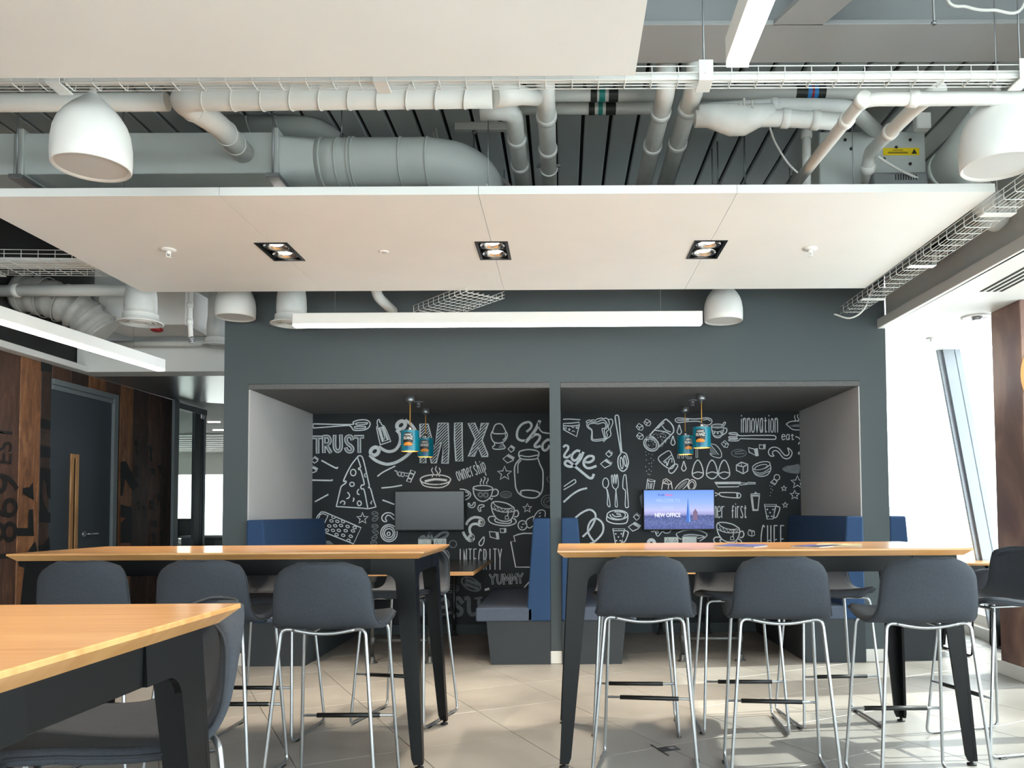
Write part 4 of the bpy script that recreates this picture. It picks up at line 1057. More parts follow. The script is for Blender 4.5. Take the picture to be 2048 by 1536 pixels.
def booth_table(x0,x1,lab):
    y0, y1, zt = DF-.02, DB-.03, .745; cx_=(x0+x1)/2; cy_=(y0+y1)/2
    t = empty('booth_table',(cx_,cy_,0),0,lab,'table','booth tables with pipe legs'); hx=(x1-x0)/2; hy=(y1-y0)/2
    MB().bbox((-hx,-hy,zt-.034),(hx,hy,zt-.0015),.002).build('tabletop', M['oakedge'], t)
    MB().bbox((-hx+.001,-hy+.001,zt-.0015),(hx-.001,hy-.001,zt),.0006).build('laminate', M['laminate'], t)
    lx = .235
    for sy in (-1,1):
        yy = sy*(hy-.09)
        for sx in (-1,1):
            l = MB().tube([(sx*lx,yy,.004),(sx*lx,yy,zt-.034)],.017,14).build('pipe_leg', M['pipegrey'], t)
            MB().lathe([(.045,0),(.045,.006),(.026,.01),(.024,.05),(.019,.055)],(sx*lx,yy,0),18).build('floor_flange', M['pipegrey'], l)
            MB().lathe([(.019,.15),(.024,.155),(.024,.205),(.019,.21)],(sx*lx,yy,0),16).build('tee_fitting', M['pipegrey'], l)
            MB().lathe([(.02,zt-.09),(.026,zt-.085),(.045,zt-.042),(.045,zt-.035)],(sx*lx,yy,0),16).build('top_flange', M['pipegrey'], l)
        MB().tube([(-lx,yy,.18),(lx,yy,.18)],.014,12).build('cross_rail', M['pipegrey'], t)
booth_table(-1.93,-.73,'dark topped booth table below the blank screen')
booth_table(.60,1.80,'dark topped booth table below the lit screen')

# ================================================================ SCREENS
def screenmat():
    m = bpy.data.materials.new('lit_screen'); m.use_nodes=True; N=m.node_tree.nodes; L=m.node_tree.links
    N.remove(N['Principled BSDF']); e=N.new('ShaderNodeEmission'); e.inputs['Strength'].default_value=.95
    tc=N.new('ShaderNodeTexCoord'); sp=N.new('ShaderNodeSeparateXYZ'); L.new(tc.outputs['Object'],sp.inputs[0])
    mr=N.new('ShaderNodeMapRange'); mr.inputs['From Min'].default_value=0; mr.inputs['From Max'].default_value=.4; L.new(sp.outputs['Z'],mr.inputs['Value'])
    rp=N.new('ShaderNodeValToRGB'); el=rp.color_ramp.elements
    el[0].position=0; el[0].color=s2l((86,96,150))+(1,); el[1].position=1; el[1].color=s2l((112,150,236))+(1,)
    for pos,c in ((.2,(98,108,156)),(.36,(84,94,142)),(.4,(150,150,196)),(.5,(178,182,224)),(.7,(142,170,238))):
        k=el.new(pos); k.color=s2l(c)+(1,)
    L.new(mr.outputs[0],rp.inputs[0])
    nz=N.new('ShaderNodeTexNoise'); nz.inputs['Scale'].default_value=55; nz.inputs['Detail'].default_value=5; L.new(tc.outputs['Object'],nz.inputs['Vector'])
    r2=N.new('ShaderNodeMapRange'); r2.inputs['From Min'].default_value=.35; r2.inputs['From Max'].default_value=.65; r2.inputs['To Min'].default_value=.75; r2.inputs['To Max'].default_value=1.25; L.new(nz.outputs['Fac'],r2.inputs['Value'])
    lt=N.new('ShaderNodeMath'); lt.operation='LESS_THAN'; lt.inputs[1].default_value=.39; L.new(mr.outputs[0],lt.inputs[0])
    mx=N.new('ShaderNodeMix'); mx.data_type='RGBA'; mx.blend_type='MULTIPLY'; L.new(lt.outputs[0],mx.inputs[0]); L.new(rp.outputs[0],mx.inputs[6]); L.new(r2.outputs[0],mx.inputs[7])
    L.new(mx.outputs[2],e.inputs['Color']); L.new(e.outputs[0],N['Material Output'].inputs[0]); return m
M['screen_on']=screenmat(); M['screen_off']=paint('blank_screen_glass',(20,24,31),.24,.03,5)
M['scr_tower']=emit('screen_tower',s2l((74,112,190)),.95); M['scr_tower2']=emit('screen_tower_light',s2l((120,160,226)),.95); M['scr_block']=emit('screen_block',s2l((124,104,130)),.95)
M['scr_white']=emit('screen_lettering_white',s2l((238,240,255)),1.05); M['scr_faint']=emit('screen_lettering_faint',s2l((172,196,250)),.95); M['scr_red']=emit('screen_lettering_red',s2l((226,92,110)),.95); M['scr_navy']=emit('screen_lettering_navy',s2l((60,84,160)),.95)
def tv(x0,x1,z0,z1,on,lab):
    t=empty('wall_screen',((x0+x1)/2,8.06,z0),0,lab,'screen'); hw=(x1-x0)/2; hh=z1-z0
    MB().bbox((-hw,-.02,0),(hw,.03,hh),.004).build('casing',M['blackplastic'],t)
    MB().bbox((-.12,.03,hh*.3),(.12,.09,hh*.7),.004).build('wall_bracket',M['blackmetal'],t)
    s=MB().box((-hw+.009,-.0225,.014),(hw-.009,-.0195,hh-.01)).build('display',M['screen_on'] if on else M['screen_off'],t)
    if on:
        def sp(u,v):
            q=P(u,v,8.04); return (q.x-t.location.x,q.z-z0)
        def poly(pts,mat,nm):
            q=[sp(u,v) for u,v in pts]; b=MB(); b.prism(q,lambda a,c,d:(a,d,c),-.0232,-.0226); link(nm,flipcheck(b.mesh(nm,mat)),s)
        poly([(1375.5,994),(1373,1043),(1370,1044),(1369,1046),(1378,1043),(1381,1043)][0:1]+[(1372,1044),(1380,1044)],M['scr_tower'],'tower_image')
        poly([(1375.5,994),(1377.5,1000),(1381,1044),(1378,1044)],M['scr_tower2'],'tower_image')
        poly([(1386,1040),(1386,1024),(1389,1020),(1390.5,1017),(1392,1020),(1395,1024),(1395,1040)],M['scr_block'],'tower_image')
        def txt(s_,u,v,hpx,mat,xs=1.0,bold=.0):
            me=text_mesh(s_,1.0,mat,bold); ys=[k.co.y for k in me.vertices]; h_=max(ys)-min(ys)
            q=sp(u,v); sc=hpx*8.04/1600/h_
            link('screen_lettering',me,s,Matrix.Translation((q[0],-.0236,q[1]))@Matrix.Rotation(math.pi/2,4,'X')@Matrix.Diagonal((sc*xs,sc,1,1)))
        txt('NEW OFFICE',1335,1030.5,8,M['scr_white'],.8,.01)
        txt('YOUR',1336,1016,6.5,M['scr_faint'],.9); txt('WELCOME TO',1336,1001.5,6.5,M['scr_faint'],.8)
        txt('Kraft',1322.5,990,4.6,M['scr_navy'],1.0,.01); txt('Heinz',1337.5,990,4.6,M['scr_red'],1.0,.01)
    return t
a=P(789,1062,8.04); b=P(929,981,8.04); tv(a.x,b.x,a.z,b.z,False,'blank dark wall screen on the chalkboard')
a=P(1287,1061,8.04); b=P(1429,978,8.04); tv(a.x,b.x,a.z,b.z,True,'lit wall screen showing a blue city skyline')
M['socketplate']=paint('socket_plate_steel',(176,180,176),.4,.04,20,metal=.3)
def socket(u0,u1,v0,lab,pins):
    a=P(u0,v0,8.14); b=P(u1,v0,8.14); w=(b.x-a.x)/2; t=empty('wall_socket',((a.x+b.x)/2,8.146,a.z-.09),0,lab,'socket')
    MB().bbox((-w,-.012,0),(w,.004,.09),.003).build('plate',M['socketplate'],t)
    if pins:
        for s in (-.5,.5):
            for (dx,dz) in ((0,.066),(-.011,.046),(.011,.046)): MB().box((s*w+dx-.004,-.0135,dz-.005),(s*w+dx+.004,-.0115,dz+.005)).build('pin_hole',M['dark'],t)
    else:
        for s in (-.5,.5): MB().bbox((s*w-.012,-.014,.05),(s*w+.012,-.011,.066),.002).build('data_port',M['trimw'],t)
socket(1328,1357,1074,'twin power socket under the lit screen',True); socket(1364,1393,1073,'data socket under the lit screen',False)
socket(836,863,1078,'data socket under the blank screen',False); socket(867,893,1077,'twin power socket under the blank screen',True)

# ================================================================ BEAN CAN PENDANTS
M['canteal']=paint('can_label_teal',(14,128,150),.28,.03,6); M['canblack']=paint('can_crest_black',(24,24,26),.35,.05,20); M['canbean']=paint('can_bean_orange',(232,142,40),.4,.12,60); M['canwhite']=paint('can_lettering',(240,238,232),.4,.02,20); M['canred']=paint('can_blue_band',(30,84,140),.3,.04,20); M['cord']=paint('gold_cord',(206,150,66),.6,.05,60); M['tin']=paint('tin_rim',(210,208,202),.25,.03,30,metal=.9); M['tinin']=paint('tin_inside',(230,190,130),.35,.04,30,metal=.6)
def can_lamp(cu,cv,bu,bv,lab,face,group='bean can pendant lamps'):
    """cu,cv: ceiling rose px; bu,bv: can centre bottom px"""
    p=atZ(cu,cv,ZT); Y=p.y; q=P(bu,bv,Y); R=.077; Hc=.183
    t=empty('can_pendant',(q.x,Y,q.z),0,lab,'pendant lamp',group)
    MB().lathe([(R,.004),(R,Hc-.004)],(0,0,0),36,close=False).build('can_body',M['canteal'],t)
    b=MB(); 
    for z_ in (.002,Hc-.003): b.lathe([(R-.002,z_-.003),(R+.003,z_-.001),(R+.003,z_+.001),(R-.002,z_+.003)],(0,0,0),36,close=False)
    b.lathe([(.001,Hc-.006),(R-.003,Hc-.006)],(0,0,0),36,close=False); b.build('rim',M['tin'],t)
    MB().lathe([(R-.004,.002),(R-.004,Hc-.008)],(0,0,0),36,close=False).build('can_lining',M['tinin'],t)
    def wrap(x_,z_,off): 
        an=-math.pi/2+face+x_/R; return (math.cos(an)*(R+off),math.sin(an)*(R+off),z_)
    def patch(pts,nm,mat,off):
        # pts closed polygon as left/right profile rows: list of (z, halfwidth)
        vs=[];fs=[];n_=10
        for z_,w_ in pts:
            for k in range(n_+1): vs.append(wrap(-w_+2*w_*k/n_,z_,off))
        for i in range(len(pts)-1):
            for k in range(n_): fs.append((i*(n_+1)+k,i*(n_+1)+k+1,(i+1)*(n_+1)+k+1,(i+1)*(n_+1)+k))
        MB().add(vs,fs,True).build(nm,mat,t)
    patch([(.042,.034),(.06,.040),(.10,.046),(.128,.046),(.13,.038),(.155,.038),(.158,.02),(.162,.0)],'label_crest',M['canblack'],.0008)
    patch([(.046,.034),(.056,.039),(.066,.034),(.073,.022),(.077,.005)],'label_beans',M['canbean'],.0014)
    patch([(.018,.02),(.036,.02)],'label_band',M['canred'],.0008)
    for s_,z_,h_,w_ in (('HEINZ',.140,.017,.062),('BEANZ',.112,.026,.080)):
        me=text_mesh(s_,1.0,M['canwhite'],.012); xs=[k.co.x for k in me.vertices]; ys=[k.co.y for k in me.vertices]
        sx_=w_/(max(xs)-min(xs)); sy_=h_/(max(ys)-min(ys)); y0_=(max(ys)+min(ys))/2
        for k in me.vertices: k.co=wrap(k.co.x*sx_,z_+(k.co.y-y0_)*sy_,.0018)
        link('label_lettering',me,t)
    MB().lathe([(.018,Hc-.006),(.018,Hc+.02),(.01,Hc+.035),(.004,Hc+.04)],(0,0,0),16).build('cord_grip',M['tin'],t)
    zr=ZT-q.z
    MB().tube([(0,0,Hc+.035),(0,0,zr-.07)],.0042,8).build('cord',M['cord'],t)
    MB().lathe([(.012,zr-.075),(.012,zr-.055),(.036,zr-.052),(.038,zr-.048),(.038,zr)],(0,0,0),24).build('ceiling_rose',M['galv'],t)
    bl=MB().lathe([(.001,.02),(.018,.028),(.028,.05),(.026,.075),(.014,.1),(.012,.13)],(0,0,0),16).build('bulb',M['bulb'],t)
can_lamp(818,791,820,903,'teal bean can lamp hanging nearer in the blank screen booth',-.05)
can_lamp(849,816,851,914,'teal bean can lamp hanging further back in the blank screen booth',.05)
can_lamp(1403,788,1404,896,'teal bean can lamp hanging nearer in the lit screen booth',-.35)
can_lamp(1370,813,1371,909,'teal bean can lamp hanging further back in the lit screen booth',.3)

# ================================================================ WINDOW SIDE TABLE AND CHAIRS, OFFICE FURNITURE, FLOOR BOXES
def dining_table(cx_,cy_,hx,hy,zt,lab):
    t=empty('dining_table',(cx_,cy_,0),0,lab,'table')
    lv=[(hx,hy,zt),(hx,hy,zt-.012),(hx-.03,hy-.03,zt-.03)]; vs=[]
    for (a,b,z) in lv: vs+=[(-a,-b,z),(a,-b,z),(a,b,z),(-a,b,z)]
    fs=[(0,1,2,3),(11,10,9,8)]
    for i in range(2):
        for k in range(4): l=(k+1)%4; fs.append((i*4+k,(i+1)*4+k,(i+1)*4+l,i*4+l))
    MB().add(vs,fs).build('tabletop',M['oak'],t)
    for sx in (-1,1):
        for sy in (-1,1):
            b=MB(); pol=[(0,zt-.03),(.09,zt-.03),(.05,.02),(.0,.02)]
            b.prism(pol,lambda a,z,d:(sx*(hx-.05-a+(zt-z)*.05),sy*(hy-.05-d),z),0,.05); link('leg',flipcheck(b.mesh('leg',M['blackmetal'])),t)
            MB().lathe([(.02,0),(.02,.02)],(sx*(hx-.05-.02+.03),sy*(hy-.08),0),10).build('foot',M['blackplastic'],t)
    for s in (-1,1): MB().bbox((-hx+.1,s*(hy-.08)-.006,zt-.1),(hx-.1,s*(hy-.08)+.006,zt-.03),.002).build('apron',M['blackmetal'],t)
    return t
dining_table(3.62,7.8,.3,.7,.75,'low oak table standing by the windows')
c0=make_stool('dining_chair','chair',.29,'blackmetal','fabric',False)
stool(3.58,6.9,5,'low black framed chair tucked in at the table by the windows',group='black framed low chairs',cat='chair',src=c0)
stool(3.12,7.85,-95,'low black framed chair beside the table by the windows, half hidden',group='black framed low chairs',cat='chair',src=copy_tree(c0))
stool(3.62,8.75,180,'low black framed chair on the far side of the table by the windows',group='black framed low chairs',cat='chair',src=copy_tree(c0))
# low counter, desks in the office
p0=P(365,1072,10.6); t=empty('counter_unit',(-4.6,10.85,0),0,'low dark counter seen past the corridor','counter')
hz=p0.z; MB().bbox((-.45,-.25,0),(.45,.25,hz-.03),.004).build('carcass',M['doorgrey'],t); MB().bbox((-.47,-.27,hz-.03),(.46,.27,hz),.004).build('worktop',M['framegrey'],t)
for k in range(2): MB().bbox((-.44+.44*k,-.262,.08),(-.01+.44*k,-.25,hz-.05),.003).build('cabinet_door',M['doorgrey'],t)
t=empty('office_desk',(-6.3,13.2,0),0,'dark cluttered desk seen through the glass partition','desk')
MB().bbox((-.9,-.4,.7),(.8,.4,.73),.004).build('desktop',M['framegrey'],t)
for sx in (-.85,.75):
    for sy in (-.35,.35): MB().bbox((sx-.02,sy-.02,0),(sx+.02,sy+.02,.7),.003).build('leg',M['alu'],t)
def monitor(x,y,z,lab):
    t=empty('desk_monitor',(x,y,z),0,lab,'monitor'); MB().bbox((-.12,-.015,.1),(.12,.015,.42),.004).build('panel',M['blackplastic'],t); MB().bbox((-.02,-.01,.01),(.02,.02,.14),.003).build('stand',M['blackmetal'],t); MB().bbox((-.1,-.07,0),(.1,.08,.012),.003).build('base',M['blackmetal'],t)
monitor(-6.38,13.25,.73,'dark monitor on the office desk, standing lower'); monitor(-6.14,13.1,.73,'dark monitor on the office desk, nearer the partition post')
def floor_box(u,v,rz,lab):
    p=atZ(u,v,0); t=empty('floor_box',(p.x,p.y,0),rz,lab,'floor box')
    MB().bbox((-.05,-.035,0),(.05,.035,.003),.001).build('lid',M['pipegrey'],t); MB().bbox((.0,-.012,.003),(.03,.012,.006),.001).build('catch',M['chrome'],t); MB().bbox((-.058,-.1,.0),(-.05,.1,.002),.0005).build('edge_strip',M['labelblack'],t)
floor_box(1338,1498,.35,'small floor box under the window side table'); floor_box(418,1503,.6,'small floor box behind the foreground stool')
# ================================================================ CHALK MURAL (flat paint on the chalkboard)
ZO = {'A':(620,820,10.24),'B':(780,820,10.24),'C':(920,820,10.24),'D':(620,950,10.24),'E':(920,950,10.24),'F':(1120,820,10.24),
      'G':(1420,820,10.24),'H':(1120,950,10.24),'I':(1420,950,10.24),'J':(1270,950,10.24),'K':(1280,770,8.535),'M':(700,1080,5.12),'5':(600,760,3.072),'6':(1100,760,3.072)}
YC = DB-.0006
def pts(s): return [tuple(float(k) for k in q.split(',')) for q in s.split()]
def ell(cx_,cy_,rx,ry,rot=0,n=20,a0=0,a1=360):
    c,s=math.cos(math.radians(rot)),math.sin(math.radians(rot)); o=[]
    for k in range(n+(0 if a1-a0>=360 else 1)):
        a=math.radians(a0+(a1-a0)*k/n); x_,y_=rx*math.cos(a),ry*math.sin(a); o.append((cx_+x_*c-y_*s,cy_+x_*s+y_*c))
    return o
def star(cx_,cy_,R): return [(cx_+(R if k%2==0 else R*.42)*math.sin(k*math.pi/5),cy_-(R if k%2==0 else R*.42)*math.cos(k*math.pi/5)) for k in range(10)]
class Draw:
    def __init__(s,name,zoom,mat='chalkline'): s.n=name; s.z=ZO[zoom]; s.m=mat; s.b=MB(); s.k=0
    def w(s,p):
        u,v=s.z[0]+p[0]/s.z[2],s.z[1]+p[1]/s.z[2]
        q=P(u,v,YC-s.k*.00025); return Vector((q.x,q.y,q.z))
    def line(s,p,wd=21,closed=False,smooth=True):
        if isinstance(p,str): p=pts(p)
        if smooth and len(p)>2: p=[(q.x,q.y) for q in catmull([(a,b,0) for a,b in p],closed,4)]
        W_=[s.w(q) for q in p]; h=wd*1.15/s.z[2]*YC/FPX/2; m=len(W_); vs=[]
        for i in range(m):
            if closed: t=W_[(i+1)%m]-W_[i-1]
            else: t=W_[min(i+1,m-1)]-W_[max(i-1,0)]
            nn=Vector((-t.z,0,t.x)); nn=nn.normalized()*h if nn.length>1e-9 else Vector((0,0,h))
            if not closed and i in (0,m-1) :
                W_[i]=W_[i]+(t.normalized()*h*.5*(1 if i else -1) if t.length>1e-9 else Vector())
            vs+=[W_[i]+nn,W_[i]-nn]
        fs=[(2*i,2*i+1,2*((i+1)%m)+1,2*((i+1)%m)) for i in range(m if closed else m-1)]
        s.b.add(vs,fs); return s
    def c(s,p,wd=21,smooth=True): return s.line(p,wd,True,smooth)
    def fill(s,p,smooth=True):
        if isinstance(p,str): p=pts(p)
        if smooth: p=[(q.x,q.y) for q in catmull([(a,b,0) for a,b in p],True,4)]
        s.b.add([s.w(q) for q in p],[tuple(range(len(p)))]); return s
    def dots(s,l,r=14):
        for (x_,y_) in l: s.fill(ell(x_,y_,r,r,0,7),False)
        return s
    def hatch(s,poly,sp=40,wd=15,ang=-45):
        c_,s_=math.cos(math.radians(ang)),math.sin(math.radians(ang))
        R=[(x*c_+y*s_,-x*s_+y*c_) for x,y in poly]; ys=[q[1] for q in R]; y=min(ys)+sp/2; m=len(R)
        while y<max(ys):
            xs=[]
            for i in range(m):
                (x0,y0),(x1,y1)=R[i],R[(i+1)%m]
                if (y0<=y)!=(y1<=y): xs.append(x0+(y-y0)/(y1-y0)*(x1-x0))
            xs.sort()
            for a,b in zip(xs[::2],xs[1::2]):
                if b-a>12: s.line([(a*c_-y*s_,a*s_+y*c_),(b*c_-y*s_,b*s_+y*c_)],wd,False,False)
            y+=sp
        return s
    def done(s):
        o=s.b.build('chalk_'+s.n,M[s.m],wbo); return o
def letters2(name,zoom,strokes,w1,w2,mid='chalkdim'):
    d=Draw(name,zoom); 
    for p in strokes: d.line(p,w1,False,len(pts(p))>3)
    d.done(); e=Draw(name,zoom,mid); e.k=1
    for p in strokes: e.line(p,w2,False,len(pts(p))>3)
    e.done()
GL={ # stroke glyphs in a unit cell, y down
'o':["50,0 10,20 5,50 10,85 50,100 90,85 95,50 90,20 50,0"],'w':["0,0 25,100","25,100 50,30","50,30 75,100","75,100 100,0"],'n':["8,0 8,100","8,25 40,0 75,2 90,25 92,100"],
'e':["10,45 85,40 85,12 50,0 15,15 5,55 20,92 55,100 90,85"],'r':["15,0 15,100","15,30 45,4 85,2"],'s':["85,8 45,0 15,20 40,45 80,70 75,95 35,100 5,90"],
'h':["10,-35 10,100","10,40 45,15 80,25 90,100"],'i':["50,5 50,100","50,-22 52,-16"],'p':["10,0 12,140","12,15 50,-2 90,20 88,60 50,80 12,65"],'v':["0,0 45,100","45,100 95,0"],
'a':["85,5 45,0 10,25 5,70 25,100 60,90 85,50","85,0 88,100"],'t':["45,-5 45,85 60,100 85,92","10,18 85,16"],'m':["5,0 5,100","5,25 25,0 45,15 48,100","48,25 70,0 92,20 95,100"],'f':["85,5 55,-5 40,20 40,100","10,40 75,38"],
'I':["50,0 50,100"],'N':["8,0 8,100","8,0 92,100","92,100 92,0"],'T':["0,0 100,0","50,0 50,100"],'E':["10,0 10,100","10,0 90,0","10,48 75,46","10,100 90,98"],'G':["90,10 50,0 12,30 8,75 45,100 88,85 88,55","88,55 55,55"],
'R':["10,0 10,100","10,2 70,5 85,28 65,48 10,52","45,52 92,100"],'Y':["0,0 50,45","100,0 50,45","50,45 50,100"],'U':["5,0 8,75 50,100 92,75 95,0"],'M':["5,100 10,0","10,0 50,60","50,60 90,0","90,0 95,100"],'C':["95,5 55,0 15,30 8,65 40,100 90,95"],
'H':["8,0 8,100","92,0 92,100","8,50 92,48"],'F':["10,0 10,100","10,0 90,0","10,45 75,44"],'u':["0,0 15,0","10,0 12,75 40,100 80,80","85,0 85,100"]}
def stext(name,zoom,txt,x0,y0,h,cw,adv,ang=0,wd=16,mat='chalkline'):
    d=Draw(name,zoom,mat); c_,s_=math.cos(math.radians(ang)),math.sin(math.radians(ang)); x_=0
    for ch in txt:
        if ch in GL:
            k=.45 if ch=='i' else 1.0
            for st in GL[ch]:
                q=[]
                for a,b in pts(st):
                    xx=x_+a/100*cw*k; yy=b/100*h; q.append((x0+xx*c_-yy*s_,y0+xx*s_+yy*c_))
                d.line(q,wd,False,len(q)>2)
            x_+=adv*(.55 if ch=='i' else 1.0)
        else: x_+=adv
    d.done()
def D_(n,z,m='chalkline'): return Draw(n,z,m)
# ---------------- booth with the blank screen
D_('spatula','A').c("60,325 75,290 130,285 840,297 880,250 960,215 1080,200 1180,215 1230,270 1215,340 1160,390 1060,415 930,418 880,400 850,350 810,325 740,318 130,365 75,360").c("935,285 960,265 1150,258 1180,270 1150,290 990,308 950,300",18).c("910,360 930,340 1110,335 1140,350 1115,372 940,378",18).done()
letters2('lettering_trust','A',["70,560 232,560","155,560 155,872","280,540 284,860","282,548 370,548 408,615 380,690 290,705","325,705 418,862","505,528 500,700 515,800 570,845 625,800 638,700 630,522","862,600 848,552 800,536 752,560 738,620 775,690 845,745 872,800 850,845 795,852 750,820 738,785","922,550 1088,548","1008,550 1010,858"],64,34)
D_('bottle','A').c("1375,270 1385,210 1410,195 1430,215 1425,245 1450,260 1475,310 1530,350 1645,620 1625,650 1455,705 1435,690 1365,370 1390,340",18).c("1405,365 1490,345 1595,610 1490,645",40,False).c("1445,395 1470,388 1530,560 1500,585",14).done()
d=D_('noodle','A'); d.c(ell(1865,310,92,74,-40),66).c(ell(1325,845,92,74,-40),66)
d.line("1420,760 1480,800 1560,840 1640,850 1740,820 1810,740 1845,640 1850,560 1830,480 1780,420",54).line("1230,930 1300,1000 1420,1070 1580,1110 1740,1080 1880,1010 1990,930 2080,840 2160,720 2190,600 2170,450 2100,330 2030,260 1960,215",54).done()
d=D_('rays','D'); d.line("240,-296 520,-146 565,-156",26).line("1385,24 1500,-61 1740,-181",24).line("20,105 430,112 445,98",26).line("105,545 370,400",24).line("1470,265 1680,245 1880,210",24).line("1490,515 1590,550 1720,600",26).done()
d=D_('cheese','D'); d.line("965,-361 830,-181 690,109 735,125 730,165 650,225 620,300 540,640",22).line("540,645 1080,680 1185,690 1350,655",20).line("1350,650 1300,500 1240,280 1200,260 1215,215 1200,149 1110,-241 1060,-381 985,-386 980,-341 1035,-166 995,-141 1000,-111 1040,-91 1110,179 1060,205 1040,250 1060,290 1110,310 1185,690",22)
d.c(ell(885,-50,55,65),20).c(ell(860,190,45,42),20).line("770,355 810,410 795,465 750,485",20).line("1000,290 970,330 975,385 1010,400",20).line("890,470 900,500 880,540",22).c(ell(1010,580,40,48),20).line("620,575 650,535 700,540 715,570 695,605",20).line("1270,530 1245,570 1260,595",18).line("1130,-31 1115,10 1140,45",18).done()
D_('cubes','A').c("35,1030 100,950 165,1000 155,1045 90,1090",18,False).line("100,965 160,1010",42).line("15,1300 130,1255 160,1200 30,1130",18,False,False).line("35,1150 140,1220",44).done()
D_('hand','B').line("95,1240 150,1260",18).line("140,1270 150,1320 190,1340",14).c(ell(200,1310,35,45),14).c(ell(260,1320,35,45),14).line("240,1280 380,1300",14).line("320,1350 370,1350",14).c("430,1230 520,1265 420,1480 340,1460",20,False).line("400,1290 490,1320",26).line("370,1390 450,1420",26).done()
d=D_('lettering_mix','B')
for s_ in ("615,285 775,285 915,780 990,268 1190,265 1205,760 1190,1095 1062,1090 1085,850 1062,625 945,1085 850,1090 740,640 735,1085 620,1085","1325,268 1475,258 1478,700 1490,1045 1350,1045 1320,600","1600,270 1735,268 1825,470 1870,275 2015,265 1885,620 2000,900 2005,950 1885,955 1805,770 1725,945 1605,950 1750,600"):
    d.c(s_,26,False).hatch(pts(s_),42,15)
d.done()
D_('soup_bowl','5').c(ell(832,612,93,30),6.5).line("740,620 760,648 810,660 870,660 910,640 925,612",6).line("770,622 830,610 900,616",12).line("785,640 860,642",5).line("815,540 808,555 818,575 812,595",5).line("838,530 832,550 845,570 838,590",5).line("855,540 862,560 852,580 858,592",5).done()
stext('lettering_ownership','5','ownership',955,565,58,15,22.5,-19,5)
D_('egg_cup','C').c("670,460 680,400 720,310 790,280 860,300 910,380 935,440 925,470 880,485 720,485").line("660,440 635,500 650,590 700,660 790,680 880,660 940,600 970,520 950,450").line("930,490 930,560 880,620",16).c("710,665 710,720 670,750 690,795 800,805 900,790 925,760 880,700 870,660 790,680").done()
D_('egg_shade','C','chalkdim').fill("830,700 880,700 910,760 790,780").done()
D_('cubes','C').c("985,800 1050,725 1115,770 1105,820 1045,865",18,False).line("1050,742 1110,785",44).c("880,1000 990,910 1105,975 1090,1030 970,1085",18,False).line("990,932 1095,990",54).done()
d=D_('lettering_change','C'); d.line("1370,440 1440,380 1465,310 1430,255 1370,250 1270,290 1190,390 1165,510 1190,590 1260,625 1340,625",42).line("1630,225 1560,380 1450,540 1350,650",58).line("1460,560 1540,505 1600,505 1640,545 1610,620 1550,690 1530,740 1570,760 1640,740",46).line("1610,260 1620,370 1680,450 1760,470 1830,480",26).line("1830,615 1790,610 1700,690 1690,790 1740,830 1800,790 1830,730",44).done()
d=D_('jar','E'); d.c("1205,-441 1240,-491 1400,-521 1560,-501 1615,-451 1600,-371 1560,-331 1400,-316 1260,-331 1210,-381",24).line("1225,-401 1400,-376 1600,-411",20).line("1225,-331 1140,-221 1115,-101 1135,205 1140,250 1190,360 1300,440 1450,470 1560,460 1640,400 1690,290 1700,100 1695,-81 1640,-211 1600,-331",24).line("1250,-301 1190,-221 1185,-41",18).line("1255,380 1240,350 1270,320 1400,310 1550,330 1630,370 1620,410",24).done()
d=D_('stars','C'); d.c(star(912,1300,150),20,False).done()
d=D_('stars','E'); d.c(star(1378,680,98),16,False).done(); d=D_('stars','D'); d.c(star(1075,890,122),18,False).done()
D_('coffee_cup','E').c("270,260 340,225 480,215 600,230 675,275 600,310 480,320 340,305",18).line("268,270 290,400 360,500 460,540 560,510 640,420 675,280").line("680,310 730,290 780,330 770,400 710,435 650,435").line("610,470 640,500 665,475").line("435,75 440,110 415,150 420,195",18).line("490,40 515,70 480,140 485,185",18).line("570,65 575,110 545,150 550,185",18).done()
D_('sugar','E','chalkdim').c(ell(420,405,45,40),30).c(ell(530,410,40,45),30).done()
D_('almond','E','chalkdim').c(ell(940,400,115,65),14).hatch(ell(940,410,95,48),26,9,70).done()
D_('macaroni','E').c("165,590 190,580 215,625 255,615 280,565 310,570 300,640 240,670 185,645",18).c("400,745 365,680 395,620 470,610 495,640 440,660 410,690 430,730",18).done()
def teacup(z,dx,dy):
    d=Draw('tea_cup',z)
    def sh(s_): return [(a+dx,b+dy) for a,b in pts(s_)]
    d.line(sh("640,640 655,570 720,545 850,555 980,590 1090,660")).line(sh("640,640 670,760 740,880 850,940 980,945 1060,890 1110,770 1105,680 1080,650")).line(sh("680,570 740,630 860,680 980,690 1060,680"),16).line(sh("650,680 760,730 900,760 1110,750"),16)
    d.line(sh("700,640 730,710 770,660 800,735 840,680 880,750 930,700 970,755 1010,700 1050,740 1080,690"),12,False,False).line(sh("975,690 990,760 970,830"),16).c(sh("930,840 990,840 995,900 925,905"),16,False).line(sh("1120,740 1170,725 1200,790 1170,850 1115,855")).line(sh("730,850 620,850 580,900 620,970 750,1020 950,1040 1090,1010 1150,960 1130,910 1090,890")).line(sh("740,890 710,910 740,960 880,990 1010,990 1055,950 1040,930")).done()
teacup('E',0,0); teacup('I',-505,425)
d=D_('big_macaroni','E'); d.line("130,1010 160,950 230,890 320,865 430,890 485,950 470,1020 410,1035 370,1010 300,1000 230,1030 195,1110 220,1200 270,1250 270,1320 210,1350 150,1310 90,1230 65,1170",46).c(ell(435,965,42,50),44).c(ell(225,1290,42,50),44).done()
D_('drop','E').c("490,1265 490,1360 450,1440 400,1440 390,1390 430,1330",18).done()
D_('cubes','E').c("600,1160 740,1170 760,1310 620,1270",20,False).line("760,1185 775,1305",52).c("820,1100 920,1100 915,1180 830,1180",18,False).line("925,1098 925,1168",40).done()
